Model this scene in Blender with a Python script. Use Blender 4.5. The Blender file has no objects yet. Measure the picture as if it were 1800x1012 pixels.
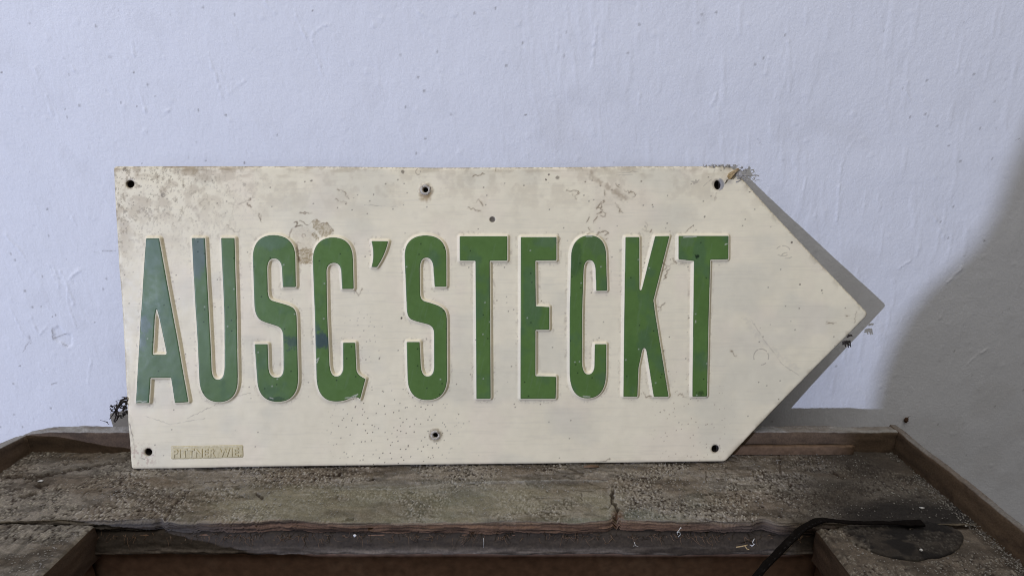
import bpy, bmesh, math, random
import numpy as np
from math import radians, cos, sin, tan, atan, pi
from mathutils import Vector, Matrix
from mathutils.geometry import tessellate_polygon

random.seed(7)
rng = np.random.default_rng(7)
scene = bpy.context.scene
COL = scene.collection

# ------------------------------------------------------------------ camera
CAM = np.array([0.0, -0.52, 0.74])
PITCH = atan(282 / 900)
F = 900.0                                    # focal length in photograph pixels (photo 1800 wide)
cam = bpy.data.cameras.new("camera")
cam.sensor_width = 36.0
cam.lens = F / 1800 * 36
cam.clip_start = 0.01
cam.clip_end = 100
camo = bpy.data.objects.new("camera", cam)
COL.objects.link(camo)
camo.location = CAM
camo.rotation_euler = (pi / 2 - PITCH, 0, 0)
scene.camera = camo

# ------------------------------------------------------------------ light
scene.view_settings.view_transform = 'Standard'
scene.view_settings.look = 'None'
scene.view_settings.exposure = 0
scene.view_settings.gamma = 1
scene.render.engine = 'CYCLES'
scene.cycles.filter_width = 1.05
world = bpy.data.worlds.new("World")
scene.world = world
world.use_nodes = True
wbg = world.node_tree.nodes["Background"]
wbg.inputs[0].default_value = (0.985, 0.99, 1.0, 1)
wbg.inputs[1].default_value = 0.125

AIM = np.array([0.10, -0.04, 0.56])
KEY_AZ, KEY_EL, KEY_D = radians(47), radians(5.0), 4.6
KEY = AIM + KEY_D * np.array([-sin(KEY_AZ) * cos(KEY_EL), -cos(KEY_AZ) * cos(KEY_EL), sin(KEY_EL)])
kl = bpy.data.lights.new("key_lamp", 'POINT')
kl.energy = 578
kl.color = (0.635, 0.715, 1.0)
kl.shadow_soft_size = 0.018
ko = bpy.data.objects.new("key_lamp", kl)
COL.objects.link(ko)
ko.location = KEY

al = bpy.data.lights.new("overhead_light", 'AREA')
al.shape = 'RECTANGLE'
al.size, al.size_y = 2.2, 1.4
al.energy = 18
al.color = (1.0, 0.985, 0.955)
ao = bpy.data.objects.new("overhead_light", al)
COL.objects.link(ao)
ao.location = (-0.1, -0.75, 2.3)
ao.rotation_euler = (radians(8), 0, 0)

# ------------------------------------------------------------------ projection of the photograph's points onto real planes
def ray(u, v):
    a = (np.asarray(u, float) - 900) / F
    b = (506 - np.asarray(v, float)) / F
    return np.stack([a, cos(PITCH) + b * sin(PITCH), -sin(PITCH) + b * cos(PITCH)], -1)

def on_y(u, v, y):
    d = ray(u, v)
    return CAM + d * ((y - CAM[1]) / d[..., 1:2])

def on_z(u, v, z):
    d = ray(u, v)
    return CAM + d * ((z - CAM[2]) / d[..., 2:3])

def to_px(P):
    q = np.asarray(P) - CAM
    f = q[..., 1] * cos(PITCH) - q[..., 2] * sin(PITCH)
    up = q[..., 1] * sin(PITCH) + q[..., 2] * cos(PITCH)
    return 900 + F * q[..., 0] / f, 506 - F * up / f

LEAN, YAW = radians(13.7), radians(1.05)
SX = np.array([cos(YAW), sin(YAW), 0])
SY = np.array([-sin(YAW) * sin(LEAN), cos(YAW) * sin(LEAN), cos(LEAN)])
SN = np.cross(SX, SY)
SA = on_y(1290, 292, -0.0105)

def on_sign(u, v):
    d = ray(u, v)
    P = CAM + d * (np.dot(SA - CAM, SN) / (d @ SN))[..., None]
    return np.stack([(P - SA) @ SX, (P - SA) @ SY], -1)

ZF = CAM[2] - 0.3210 - 0.0025               # top of the box planks, where the sign stands

# ------------------------------------------------------------------ noise
def _h(ix, iy, s):
    n = (ix.astype(np.int64) * 374761393 + iy.astype(np.int64) * 668265263 + s * 1274126177) & 0xFFFFFFFF
    n = ((n ^ (n >> 13)) * 1274126177) & 0xFFFFFFFF
    n = ((n ^ (n >> 16)) * 2246822519) & 0xFFFFFFFF
    return ((n ^ (n >> 15)) & 0xFFFFFF) / float(0xFFFFFF)

def vn(x, y, s=0):
    ix, iy = np.floor(x), np.floor(y)
    fx, fy = x - ix, y - iy
    fx, fy = fx * fx * fx * (fx * (fx * 6 - 15) + 10), fy * fy * fy * (fy * (fy * 6 - 15) + 10)
    a, b = _h(ix, iy, s), _h(ix + 1, iy, s)
    c, d = _h(ix, iy + 1, s), _h(ix + 1, iy + 1, s)
    return (a * (1 - fx) + b * fx) * (1 - fy) + (c * (1 - fx) + d * fx) * fy

def fbm(x, y, o=4, s=0, g=0.5):
    t, a, w = 0, 1.0, 0
    for k in range(o):
        t = t + a * vn(x * 2 ** k + 17.3 * k, y * 2 ** k - 9.1 * k, s + k)
        w += a
        a *= g
    return t / w

def worley(x, y, s=0):
    ix, iy = np.floor(x), np.floor(y)
    f1 = np.full(x.shape, 9.0)
    idv = np.zeros(x.shape)
    for dx in (-1, 0, 1):
        for dy in (-1, 0, 1):
            cx, cy = ix + dx, iy + dy
            d = np.hypot(cx + _h(cx, cy, s) - x, cy + _h(cx, cy, s + 1) - y)
            m = d < f1
            f1 = np.where(m, d, f1)
            idv = np.where(m, _h(cx, cy, s + 2), idv)
    return f1, idv

def ss(a, b, x):
    t = np.clip((x - a) / (b - a), 0, 1)
    return t * t * (3 - 2 * t)

# ------------------------------------------------------------------ 2-D shapes
def path(spec, n=12):
    out = [tuple(spec[0])]
    for s in spec[1:]:
        if len(s) == 2:
            out.append(s)
        else:
            p0 = out[-1]
            for k in range(1, n + 1):
                t = k / n
                out.append(tuple((1 - t) ** 3 * p0[i] + 3 * t * (1 - t) ** 2 * s[i] + 3 * t * t * (1 - t) * s[2 + i] + t ** 3 * s[4 + i] for i in (0, 1)))
    if math.dist(out[0], out[-1]) < 0.3:
        out.pop()
    return np.array(out)

def soften(P, r=1.3):
    """round each sharp corner a little (polygon in photograph pixels)"""
    out = []
    n = len(P)
    for i in range(n):
        a, b, c = P[i - 1], P[i], P[(i + 1) % n]
        u, w = a - b, c - b
        lu, lw = np.hypot(*u), np.hypot(*w)
        turn = np.dot(u, w) / (lu * lw)
        if turn < -0.9 or min(lu, lw) < 2 * r:
            out.append(b)
            continue
        p, q = b + u / lu * r, b + w / lw * r
        for t in (0, 0.33, 0.67, 1):
            out.append((1 - t) ** 2 * p + 2 * t * (1 - t) * b + t * t * q)
    return np.array(out)

def seg_dist(P, loops, near=False, closed=True):
    """distance to the loops and parity; P (N,2)"""
    N = len(P)
    best = np.full(N, 1e9)
    inside = np.zeros(N, bool)
    Q = np.zeros((N, 2)) if near else None
    x, y = P[:, 0], P[:, 1]
    for L in loops:
        B = np.roll(L, -1, 0) if closed else L[1:]
        A = L if closed else L[:-1]
        for (ax, ay), (bx, by) in zip(A, B):
            dx, dy = bx - ax, by - ay
            l2 = dx * dx + dy * dy + 1e-18
            t = np.clip(((x - ax) * dx + (y - ay) * dy) / l2, 0, 1)
            qx, qy = ax + t * dx, ay + t * dy
            d = (x - qx) ** 2 + (y - qy) ** 2
            m = d < best
            best = np.where(m, d, best)
            if near:
                Q[m, 0], Q[m, 1] = qx[m], qy[m]
            if closed and ay != by:
                c = ((ay > y) != (by > y)) & (x < (bx - ax) * (y - ay) / (by - ay) + ax)
                inside ^= c
    d = np.sqrt(best)
    s = np.where(inside, -d, d) if closed else d
    return (s, Q) if near else s

# ------------------------------------------------------------------ mesh helpers
def link(name, me, m=None, parent=None):
    o = bpy.data.objects.new(name, me)
    COL.objects.link(o)
    if m is not None:
        me.materials.append(m)
    if parent is not None:
        o.parent = parent
    return o

def raw_mesh(name, V, faces, smooth=True, paint=None):
    """faces: array (M,k) or a list of arrays with different k"""
    if isinstance(faces, np.ndarray):
        faces = [faces]
    faces = [f for f in faces if len(f)]
    me = bpy.data.meshes.new(name)
    V = np.asarray(V, np.float32)
    me.vertices.add(len(V))
    me.vertices.foreach_set("co", V.ravel())
    nl = sum(f.size for f in faces)
    npoly = sum(len(f) for f in faces)
    me.loops.add(nl)
    me.polygons.add(npoly)
    me.loops.foreach_set("vertex_index", np.concatenate([f.ravel() for f in faces]).astype(np.int32))
    tot = np.concatenate([np.full(len(f), f.shape[1]) for f in faces]).astype(np.int32)
    st = np.concatenate([[0], np.cumsum(tot)[:-1]]).astype(np.int32)
    me.polygons.foreach_set("loop_start", st)
    me.polygons.foreach_set("loop_total", tot)
    me.polygons.foreach_set("use_smooth", np.full(npoly, smooth))
    me.update(calc_edges=True)
    me.validate()
    if paint is not None:
        a = me.color_attributes.new("paint", 'FLOAT_COLOR', 'POINT')
        c = np.ones((len(V), 4), np.float32)
        c[:, :paint.shape[1]] = np.clip(paint, 0, 1)
        a.data.foreach_set("color", c.ravel())
    return me

def quads(nr, nc):
    i = np.arange(nr * nc).reshape(nr, nc)
    return np.stack([i[:-1, :-1], i[:-1, 1:], i[1:, 1:], i[1:, :-1]], -1).reshape(-1, 4)

def sweep(pts, prof, scale=None, cap=True, up=(0, 0, 1)):
    """profile (k,2) swept along pts; returns verts and face arrays"""
    pts = np.asarray(pts, float)
    n, k = len(pts), len(prof)
    V = []
    for i in range(n):
        t = pts[min(i + 1, n - 1)] - pts[max(i - 1, 0)]
        t = t / (np.linalg.norm(t) + 1e-12)
        s = np.cross(t, up)
        s = s / (np.linalg.norm(s) + 1e-9)
        w = np.cross(s, t)
        c = 1 if scale is None else scale[i]
        for a, b in prof:
            V.append(pts[i] + (s * a + w * b) * c)
    Fq = []
    for i in range(n - 1):
        for j in range(k):
            Fq.append((i * k + j, i * k + (j + 1) % k, (i + 1) * k + (j + 1) % k, (i + 1) * k + j))
    fs = [np.array(Fq)]
    if cap:
        fs += [np.array([list(range(k))[::-1]]), np.array([[(n - 1) * k + j for j in range(k)]])]
    return np.array(V), fs

def join(parts):
    V, by = [], {}
    o = 0
    for v, fs in parts:
        V.append(v)
        for f in fs:
            by.setdefault(f.shape[1], []).append(f + o)
        o += len(v)
    return np.concatenate(V), [np.concatenate(x) for x in by.values()]

def circ(r, k=6):
    return [(r * cos(2 * pi * j / k), r * sin(2 * pi * j / k)) for j in range(k)]

def rrect(w, h, r, k=3):
    out = []
    for cx, cy, a0 in ((w / 2 - r, h / 2 - r, 0), (-w / 2 + r, h / 2 - r, 90), (-w / 2 + r, -h / 2 + r, 180), (w / 2 - r, -h / 2 + r, 270)):
        for j in range(k + 1):
            a = radians(a0 + 90 * j / k)
            out.append((cx + r * cos(a), cy + r * sin(a)))
    return out

def board(name, a, b, w, h, m, parent, r=0.0015, step=0.004, wob=0.0006, seed=0, worn=0):
    """a rounded board from a to b (its centre line), w across, h high, a little uneven"""
    a, b = np.array(a, float), np.array(b, float)
    n = max(2, int(np.linalg.norm(b - a) / step))
    prof0 = rrect(w, h, r, 3)
    prof = []
    for i in range(len(prof0)):                      # extra points along the long sides
        p, q = np.array(prof0[i]), np.array(prof0[(i + 1) % len(prof0)])
        m_ = max(1, int(np.hypot(*(q - p)) / step))
        for j in range(m_):
            prof.append(tuple(p + (q - p) * j / m_))
    pts = [a + (b - a) * i / n for i in range(n + 1)]
    V, fs = sweep(pts, prof)
    u = V[:, 0] * 90 + V[:, 2] * 70 + seed * 31.7
    v = V[:, 1] * 90 + V[:, 2] * 50
    ctr = (a + b) / 2
    d = np.stack([fbm(u, v, 4, seed + 3 * i) - 0.5 for i in range(3)], -1)
    V = V + d * wob * 2
    if worn:
        k = fbm(V[:, 0] * 25 + V[:, 1] * 25, V[:, 2] * 0 + seed, 3, seed + 40)
        top = V[:, 2] > max(a[2], b[2]) + h / 2 - r * 1.2
        V[top, 2] -= worn * np.clip(k[top] - 0.45, 0, 1)
    me = raw_mesh(name, V, fs, True)
    return link(name, me, m, parent)

def empty(name, loc=(0, 0, 0)):
    o = bpy.data.objects.new(name, None)
    COL.objects.link(o)
    o.location = loc
    o.empty_display_size = 0.05
    return o

def tag(o, label, cat, group=None, kind=None):
    o["label"] = label
    o["category"] = cat
    if group:
        o["group"] = group
    if kind:
        o["kind"] = kind
    return o

# ------------------------------------------------------------------ materials
def material(name, base=None, rough=0.6, rough_var=0.1, spec=0.5, mot=(60, 0.12), bumps=(), coat=0.0, tint=None, aniso=None):
    """base None: the mesh's own 'paint' colours. mot: (noise scale, amount). bumps: (kind, scale, strength, distance)"""
    m = bpy.data.materials.new(name)
    m.use_nodes = True
    nt = m.node_tree
    N, L = nt.nodes, nt.links
    b = N["Principled BSDF"]
    tc = N.new("ShaderNodeTexCoord")
    vec = tc.outputs["Object"]
    if aniso:
        mp = N.new("ShaderNodeMapping")
        mp.inputs["Scale"].default_value = aniso
        L.new(vec, mp.inputs[0])
        vec = mp.outputs[0]
    if base is None:
        at = N.new("ShaderNodeAttribute")
        at.attribute_name = "paint"
        c = at.outputs["Color"]
    else:
        rgb = N.new("ShaderNodeRGB")
        rgb.outputs[0].default_value = (*base, 1)
        c = rgb.outputs[0]
    if tint:
        nz = N.new("ShaderNodeTexNoise")
        nz.inputs["Scale"].default_value = tint[0]
        nz.inputs["Detail"].default_value = 8
        nz.inputs["Roughness"].default_value = 0.65
        L.new(vec, nz.inputs["Vector"])
        rp = N.new("ShaderNodeValToRGB")
        rp.color_ramp.elements[0].position = tint[2]
        rp.color_ramp.elements[1].position = tint[3]
        L.new(nz.outputs[0], rp.inputs[0])
        mx = N.new("ShaderNodeMix")
        mx.data_type = 'RGBA'
        L.new(rp.outputs[0], mx.inputs[0])
        L.new(c, mx.inputs[6])
        mx.inputs[7].default_value = (*tint[1], 1)
        c = mx.outputs[2]
    nz = N.new("ShaderNodeTexNoise")
    nz.inputs["Scale"].default_value = mot[0]
    nz.inputs["Detail"].default_value = 6
    L.new(vec, nz.inputs["Vector"])
    mr = N.new("ShaderNodeMapRange")
    mr.inputs[1].default_value, mr.inputs[2].default_value = 0.25, 0.75
    mr.inputs[3].default_value, mr.inputs[4].default_value = 1 - mot[1], 1 + mot[1]
    L.new(nz.outputs[0], mr.inputs[0])
    mul = N.new("ShaderNodeVectorMath")
    mul.operation = 'SCALE'
    L.new(c, mul.inputs[0])
    L.new(mr.outputs[0], mul.inputs["Scale"])
    L.new(mul.outputs[0], b.inputs["Base Color"])
    mr2 = N.new("ShaderNodeMapRange")
    mr2.inputs[1].default_value, mr2.inputs[2].default_value = 0.25, 0.75
    mr2.inputs[3].default_value, mr2.inputs[4].default_value = max(0, rough - rough_var), min(1, rough + rough_var)
    L.new(nz.outputs[0], mr2.inputs[0])
    L.new(mr2.outputs[0], b.inputs["Roughness"])
    b.inputs["Specular IOR Level"].default_value = spec
    b.inputs["Coat Weight"].default_value = coat
    b.inputs["Coat Roughness"].default_value = 0.12
    prev = None
    for kind, sc, st, dist in bumps:
        if kind == 'noise':
            t = N.new("ShaderNodeTexNoise")
            t.inputs["Detail"].default_value = 5
            out = t.outputs[0]
        else:
            t = N.new("ShaderNodeTexVoronoi")
            out = t.outputs["Distance"]
        t.inputs["Scale"].default_value = sc
        L.new(vec, t.inputs["Vector"])
        bp = N.new("ShaderNodeBump")
        bp.inputs["Strength"].default_value = st
        bp.inputs["Distance"].default_value = dist
        bp.invert = kind == 'voronoi'
        L.new(out, bp.inputs["Height"])
        if prev is not None:
            L.new(prev, bp.inputs["Normal"])
        prev = bp.outputs[0]
    if prev is not None:
        L.new(prev, b.inputs["Normal"])
    return m

M_wall = material("white_plaster", None, 0.75, 0.08, 0.25, (45, 0.012), (('noise', 380, 0.42, 0.0007), ('noise', 1100, 0.35, 0.0004)))
M_plate = material("cream_enamel", None, 0.44, 0.08, 0.22, (140, 0.03), (('noise', 160, 0.05, 0.0006),))
M_green = material("green_enamel", None, 0.40, 0.07, 0.20, (220, 0.06), (('noise', 300, 0.05, 0.0005),))
M_plank = material("dusty_plank", None, 0.9, 0.08, 0.2, (900, 0.30), (('noise', 900, 0.5, 0.0006), ('noise', 2200, 0.4, 0.0003)))
M_rim = material("weathered_rim_wood", (0.135, 0.085, 0.052), 0.85, 0.1, 0.2, (350, 0.3), (('noise', 500, 0.5, 0.0006),), tint=(28, (0.055, 0.034, 0.022), 0.42, 0.68))
M_rimtop = material("dusty_rim_wood", None, 0.9, 0.08, 0.2, (600, 0.25), (('noise', 700, 0.5, 0.0006),))
M_inner = material("dark_inner_wood", (0.20, 0.120, 0.078), 0.8, 0.1, 0.2, (120, 0.3), (('noise', 200, 0.3, 0.0006),), tint=(16, (0.32, 0.22, 0.155), 0.5, 0.8))
M_rail = material("grey_rail_wood", None, 0.8, 0.1, 0.25, (500, 0.3), (('noise', 600, 0.5, 0.0006),))
M_strip = material("pale_brown_strip", (0.155, 0.098, 0.060), 0.8, 0.1, 0.2, (300, 0.3), (('noise', 500, 0.4, 0.0005),), tint=(60, (0.10, 0.06, 0.035), 0.5, 0.75))
M_strap = material("old_black_leather", (0.007, 0.0055, 0.0048), 0.9, 0.08, 0.03, (700, 0.4), (('noise', 900, 0.5, 0.0005),), tint=(140, (0.022, 0.019, 0.017), 0.55, 0.8))
M_disc = material("dusty_leather", (0.018, 0.016, 0.0155), 0.85, 0.1, 0.15, (900, 0.5), (('voronoi', 700, 0.4, 0.0006), ('noise', 1300, 0.4, 0.0004)), tint=(120, (0.055, 0.050, 0.046), 0.54, 0.74))
M_zinc = material("corroded_zinc", (0.50, 0.45, 0.37), 0.5, 0.15, 0.5, (1200, 0.4), (('noise', 1500, 0.6, 0.0005),), tint=(420, (0.13, 0.085, 0.045), 0.5, 0.66))
M_hole_shade = material("hole_shade_dark", (0.022, 0.017, 0.014), 0.8, 0.1, 0.3, (1500, 0.4), (('noise', 1500, 0.5, 0.0004),))  # near-black colour standing in for the shade inside the holes
M_tape = material("yellowed_tape", (0.63, 0.54, 0.32), 0.45, 0.1, 0.4, (700, 0.10), (('noise', 500, 0.2, 0.0004),), tint=(380, (0.50, 0.41, 0.22), 0.52, 0.75))
M_grit = material("pale_grit", (0.27, 0.25, 0.22), 0.9, 0.05, 0.2, (200, 0.5))
M_web = material("dark_dried_stalks", (0.040, 0.032, 0.026), 0.8, 0.1, 0.2, (900, 0.5))
M_fluff = material("grey_lint", (0.36, 0.335, 0.30), 0.9, 0.05, 0.1, (900, 0.3))
M_white = material("white_fibres", (0.70, 0.68, 0.64), 0.8, 0.05, 0.2, (900, 0.2))
M_leaf = material("dry_leaf", (0.42, 0.30, 0.15), 0.7, 0.1, 0.3, (700, 0.4), (('noise', 900, 0.5, 0.0004),), tint=(300, (0.16, 0.09, 0.04), 0.5, 0.7))
M_ground = material("concrete_floor", (0.22, 0.21, 0.20), 0.85, 0.08, 0.2, (8, 0.2), (('noise', 60, 0.3, 0.002),))
M_blocker = material("shadow_blocker_dark", (0.05, 0.048, 0.046), 0.95, 0.03, 0.1, (40, 0.2), (('noise', 400, 0.5, 0.001),))

# ------------------------------------------------------------------ ground
g = 14
gx = np.linspace(-6, 6, 40)
gy = np.linspace(-7, 0.3, 30)
GX, GY = np.meshgrid(gx, gy)
GZ = (fbm(GX * 2, GY * 2, 3, 5) - 0.5) * 0.006 - 0.003
o = link("ground", raw_mesh("ground", np.stack([GX, GY, GZ], -1).reshape(-1, 3), quads(30, 40)), M_ground)
o["kind"] = "structure"

# ------------------------------------------------------------------ wall
def nonuni(a, b, step, lo, hi, ncoarse=14):
    mid = np.arange(a, b, step)
    left = a - np.geomspace(step, a - lo + step, ncoarse)[::-1] + step * 0
    right = mid[-1] + np.geomspace(step, hi - mid[-1] + step, ncoarse)
    return np.concatenate([left, mid, right])

wx = nonuni(-0.60, 0.66, 0.0013, -4.0, 4.0)
wz = nonuni(0.26, 0.87, 0.0013, -0.02, 2.4)
WX, WZ = np.meshgrid(wx, wz)
P = np.stack([WX, np.zeros_like(WX), WZ], -1)
WU, WV = to_px(P)
X, Z = WX, WZ
def lines_mask(U, V, lines, w, jit=0.0, fade=True):
    out = np.zeros(U.shape)
    for ln in lines:
        L = np.array(ln, float)
        lo, hi = L.min(0) - 4 * w - 2, L.max(0) + 4 * w + 2
        m = (U > lo[0]) & (U < hi[0]) & (V > lo[1]) & (V < hi[1])
        if not m.any():
            continue
        p = np.stack([U[m], V[m]], -1)
        if jit:
            p = p + jit * (np.stack([vn(p[:, 0] * 0.25, p[:, 1] * 0.25, 71), vn(p[:, 0] * 0.25, p[:, 1] * 0.25, 72)], -1) - 0.5)
        d = seg_dist(p, [L], closed=False)
        k = ss(w, 0, d)
        if fade:
            k = k * (0.35 + 0.65 * ss(0.25, 0.6, vn(p[:, 0] * 0.13, p[:, 1] * 0.13, 73)))
        out[m] = np.maximum(out[m], k)
    return out

relief = (fbm(X * 9, Z * 9, 3, 11) - 0.5) * 0.0020                     # slow waves of the trowel
relief += (fbm(X * 55, Z * 40, 4, 12) - 0.5) * 0.00045
relief += (fbm(X * 330, Z * 200, 3, 13) - 0.5) * 0.00022               # orange peel
rightside = ss(800, 1100, WU)
strokes = ss(0.62, 0.80, fbm(X * 150 + Z * 14, Z * 24, 3, 14))           # brush strokes, near upright
relief += strokes * (0.00010 + 0.00016 * rightside)
nib = ss(0.16, 0.05, worley(X * 42, Z * 42, 21)[0]) * (worley(X * 42, Z * 42, 21)[1] > 0.86)
relief += nib * 0.00022
pit = ss(0.10, 0.03, worley(X * 50, Z * 46, 31)[0]) * (worley(X * 50, Z * 46, 31)[1] > 0.72) * (0.35 + 0.65 * ss(900, 500, WU))
relief -= pit * 0.00028
SCR = [[(517, 15), (526, 40), (537, 67)], [(547, 65), (556, 100), (566, 133)], [(575, 42), (556, 54), (547, 67)], [(365, 95), (378, 130), (390, 172)],
       [(430, 142), (412, 155), (400, 165)], [(242, 150), (249, 172), (255, 197)], [(302, 190), (288, 199)], [(82, 168), (87, 185), (93, 203)], [(122, 106), (131, 125)],
       [(119, 366), (126, 378), (133, 396)], [(10, 411), (25, 432)], [(27, 430), (37, 441), (47, 458)], [(85, 464), (95, 485), (105, 506)], [(140, 472), (128, 484), (115, 500)],
       [(465, 0), (473, 12), (483, 23)], [(407, 40), (417, 55)], [(280, 84), (288, 101)], [(91, 462), (98, 478), (105, 501)], [(118, 490), (120, 530), (127, 555), (136, 576)],
       [(107, 476), (119, 500), (130, 535)], [(145, 473), (132, 481), (121, 493)], [(16, 536), (22, 547), (32, 566), (41, 588)], [(55, 556), (62, 574), (70, 588)], [(71, 588), (79, 577), (86, 567)],
       [(160, 632), (157, 650), (155, 674)], [(1050, 37), (1047, 60), (1044, 90), (1041, 121)], [(982, 47), (979, 88)], [(1480, 287), (1475, 330), (1471, 392)], [(1417, 310), (1411, 346)],
       [(1640, 377), (1650, 397), (1660, 418)], [(1592, 154), (1600, 178)], [(1260, 165), (1250, 185)], [(1125, 165), (1121, 190)], [(1352, 100), (1345, 130)], [(1700, 640), (1722, 620), (1738, 612)],
       [(1690, 470), (1660, 500)], [(1580, 470), (1600, 458)], [(1660, 545), (1652, 560)], [(735, 20), (750, 30)], [(200, 10), (188, 24)], [(62, 120), (70, 145)], [(232, 75), (236, 100)]]
ridge = lines_mask(WU, WV, SCR, 2.1, 3.0)
relief += ridge * 0.0007
RND = []
for k in range(90):                                                     # short strokes of every angle, like the brush left
    u, v = rng.uniform(0, 1800), rng.uniform(0, 730)
    l = rng.uniform(8, 34)
    a = rng.normal(1.62 if u > 800 else 1.25, 0.35)
    RND.append([(u, v), (u + l * cos(a) * 0.5 + rng.uniform(-2, 2), v + l * sin(a) * 0.5), (u + l * cos(a), v + l * sin(a))])
relief += lines_mask(WU, WV, RND, 2.0, 2.5) * 0.00030
chip = seg_dist(np.stack([WU.ravel(), WV.ravel()], -1), [np.array([(92, 577), (104, 573), (116, 586), (127, 588), (128, 606), (119, 611), (109, 602), (97, 598)], float)]).reshape(WU.shape)
relief -= ss(1, -2, chip + 3 * (vn(WU * 0.3, WV * 0.3, 5) - 0.5)) * 0.0009
relief = np.where((WU > -80) & (WU < 1880) & (WV > -80) & (WV < 1000) & (np.abs(X) < 0.66), relief, (fbm(X * 9, Z * 9, 3, 11) - 0.5) * 0.002)

wc = np.empty(WU.shape + (3,))
wc[:] = (0.81, 0.805, 0.815)
wc *= (1 + 0.045 * (fbm(X * 8, Z * 8, 4, 41) - 0.5))[..., None]
dirt = ss(0.60, 0.82, fbm(X * 30, Z * 30, 4, 42)) * 0.05
f1, idv = worley(X * 38, Z * 38, 51)
speck = ss(0.055, 0.02, f1) * (idv > 0.96) * (0.35 + 0.65 * (WU < 1000))
f1, idv = worley(X * 120, Z * 90, 54)
speck2 = ss(0.16, 0.08, f1) * (idv > 0.94) * ss(0.52, 0.66, fbm(X * 12, Z * 12, 2, 56))
shade = np.clip(dirt + 0.75 * speck + 0.5 * speck2, 0, 1)
DK = [[(49, 589), (54, 597), (47, 606), (41, 618)], [(52, 586), (55, 603)], [(91, 675), (100, 672)], [(1331, 243), (1336, 247), (1337, 254)], [(92, 576), (94, 598)], [(96, 594), (112, 588), (120, 586)], [(106, 600), (118, 609)],
      [(1786, 246), (1790, 244), (1794, 247)], [(166, 443), (175, 444)], [(180, 441), (203, 440)], [(1726, 420), (1731, 423)]]
shade = np.maximum(shade, 0.62 * lines_mask(WU, WV, DK, 1.5, 1.5))
for u, v, r in ((240, 187 / 1, 2), (487, 238, 2.2), (477, 243, 1.4), (330, 277, 1.8), (361, 282, 2.0), (73, 539, 1.6), (93, 556, 1.5), (168, 566, 1.5), (52, 303, 1.8), (208, 18, 1.8), (52, 42, 1.8), (550, 19, 1.6), (116, 192, 1.5), (272, 170, 1.5), (1314, 211, 1.2), (1730, 423, 2.2), (547, 18, 1.5), (249, 288, 1.2), (116, 455, 1.5)):
    shade = np.maximum(shade, 0.7 * ss(r, r * 0.4, np.hypot(WU - u, WV - v)))
wc = wc * (1 - shade[..., None]) + np.array((0.16, 0.135, 0.11)) * shade[..., None]
tan_ = 0.10 * ss(0.55, 0.8, fbm(X * 20, Z * 20, 3, 44)) * ss(700, 1000, WU) * ss(140, 240, WV)
wc = wc * (1 - tan_[..., None]) + np.array((0.45, 0.40, 0.34)) * tan_[..., None]
P = np.stack([WX, -relief, WZ], -1).reshape(-1, 3)
nr, nc = WX.shape
o = link("plaster_wall", raw_mesh("plaster_wall", P, quads(nr, nc), True, wc.reshape(-1, 3)), M_wall)
tag(o, "rough white painted plaster wall behind the arrow sign", "wall", kind="thing")

# ------------------------------------------------------------------ the sign
sign = empty("arrow_sign")
sign.matrix_world = Matrix(((SX[0], SY[0], SN[0], SA[0]), (SX[1], SY[1], SN[1], SA[1]), (SX[2], SY[2], SN[2], SA[2]), (0, 0, 0, 1)))
tag(sign, "cream enamel arrow sign with green raised letters leaning on white wall", "sign")

OUTLINE = path([(198.2, 299), (198.2, 293.5, 200, 292.3, 205, 292.2), (300, 292), (500, 292.2), (640, 293.2), (760, 294.6), (900, 294.2), (1050, 293), (1137, 292), (1235, 292.2), (1268, 291.6),
                (1285, 291.8, 1291, 295, 1301, 309), (1357.8, 372.8), (1440, 460), (1519, 543), (1526, 550, 1527, 552, 1522, 558), (1440, 640), (1360, 722), (1284, 802.5), (1277, 810, 1276, 811, 1270, 811.3),
                (1137, 813), (900, 815.6), (700, 817.6), (500, 820), (238, 824.2), (232, 824.3, 230.6, 823, 230.2, 817), (224.4, 738), (213.5, 555), (207.5, 462)], 6)
def ring(u, v, ru, rv=None, n=20, tilt=0.0):
    rv = rv or ru
    return np.array([(u + ru * cos(2 * pi * k / n) , v + rv * sin(2 * pi * k / n)) for k in range(n)])
HOLES = [ring(228.6, 323.6, 7.6, 6.9), ring(261, 794, 6.7), ring(1257.8, 788.6, 6.7), ring(1261.4, 325, 6.0, 8.2), ring(748.3, 333.9, 4.6), ring(765.6, 764.0, 4.6)]
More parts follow.
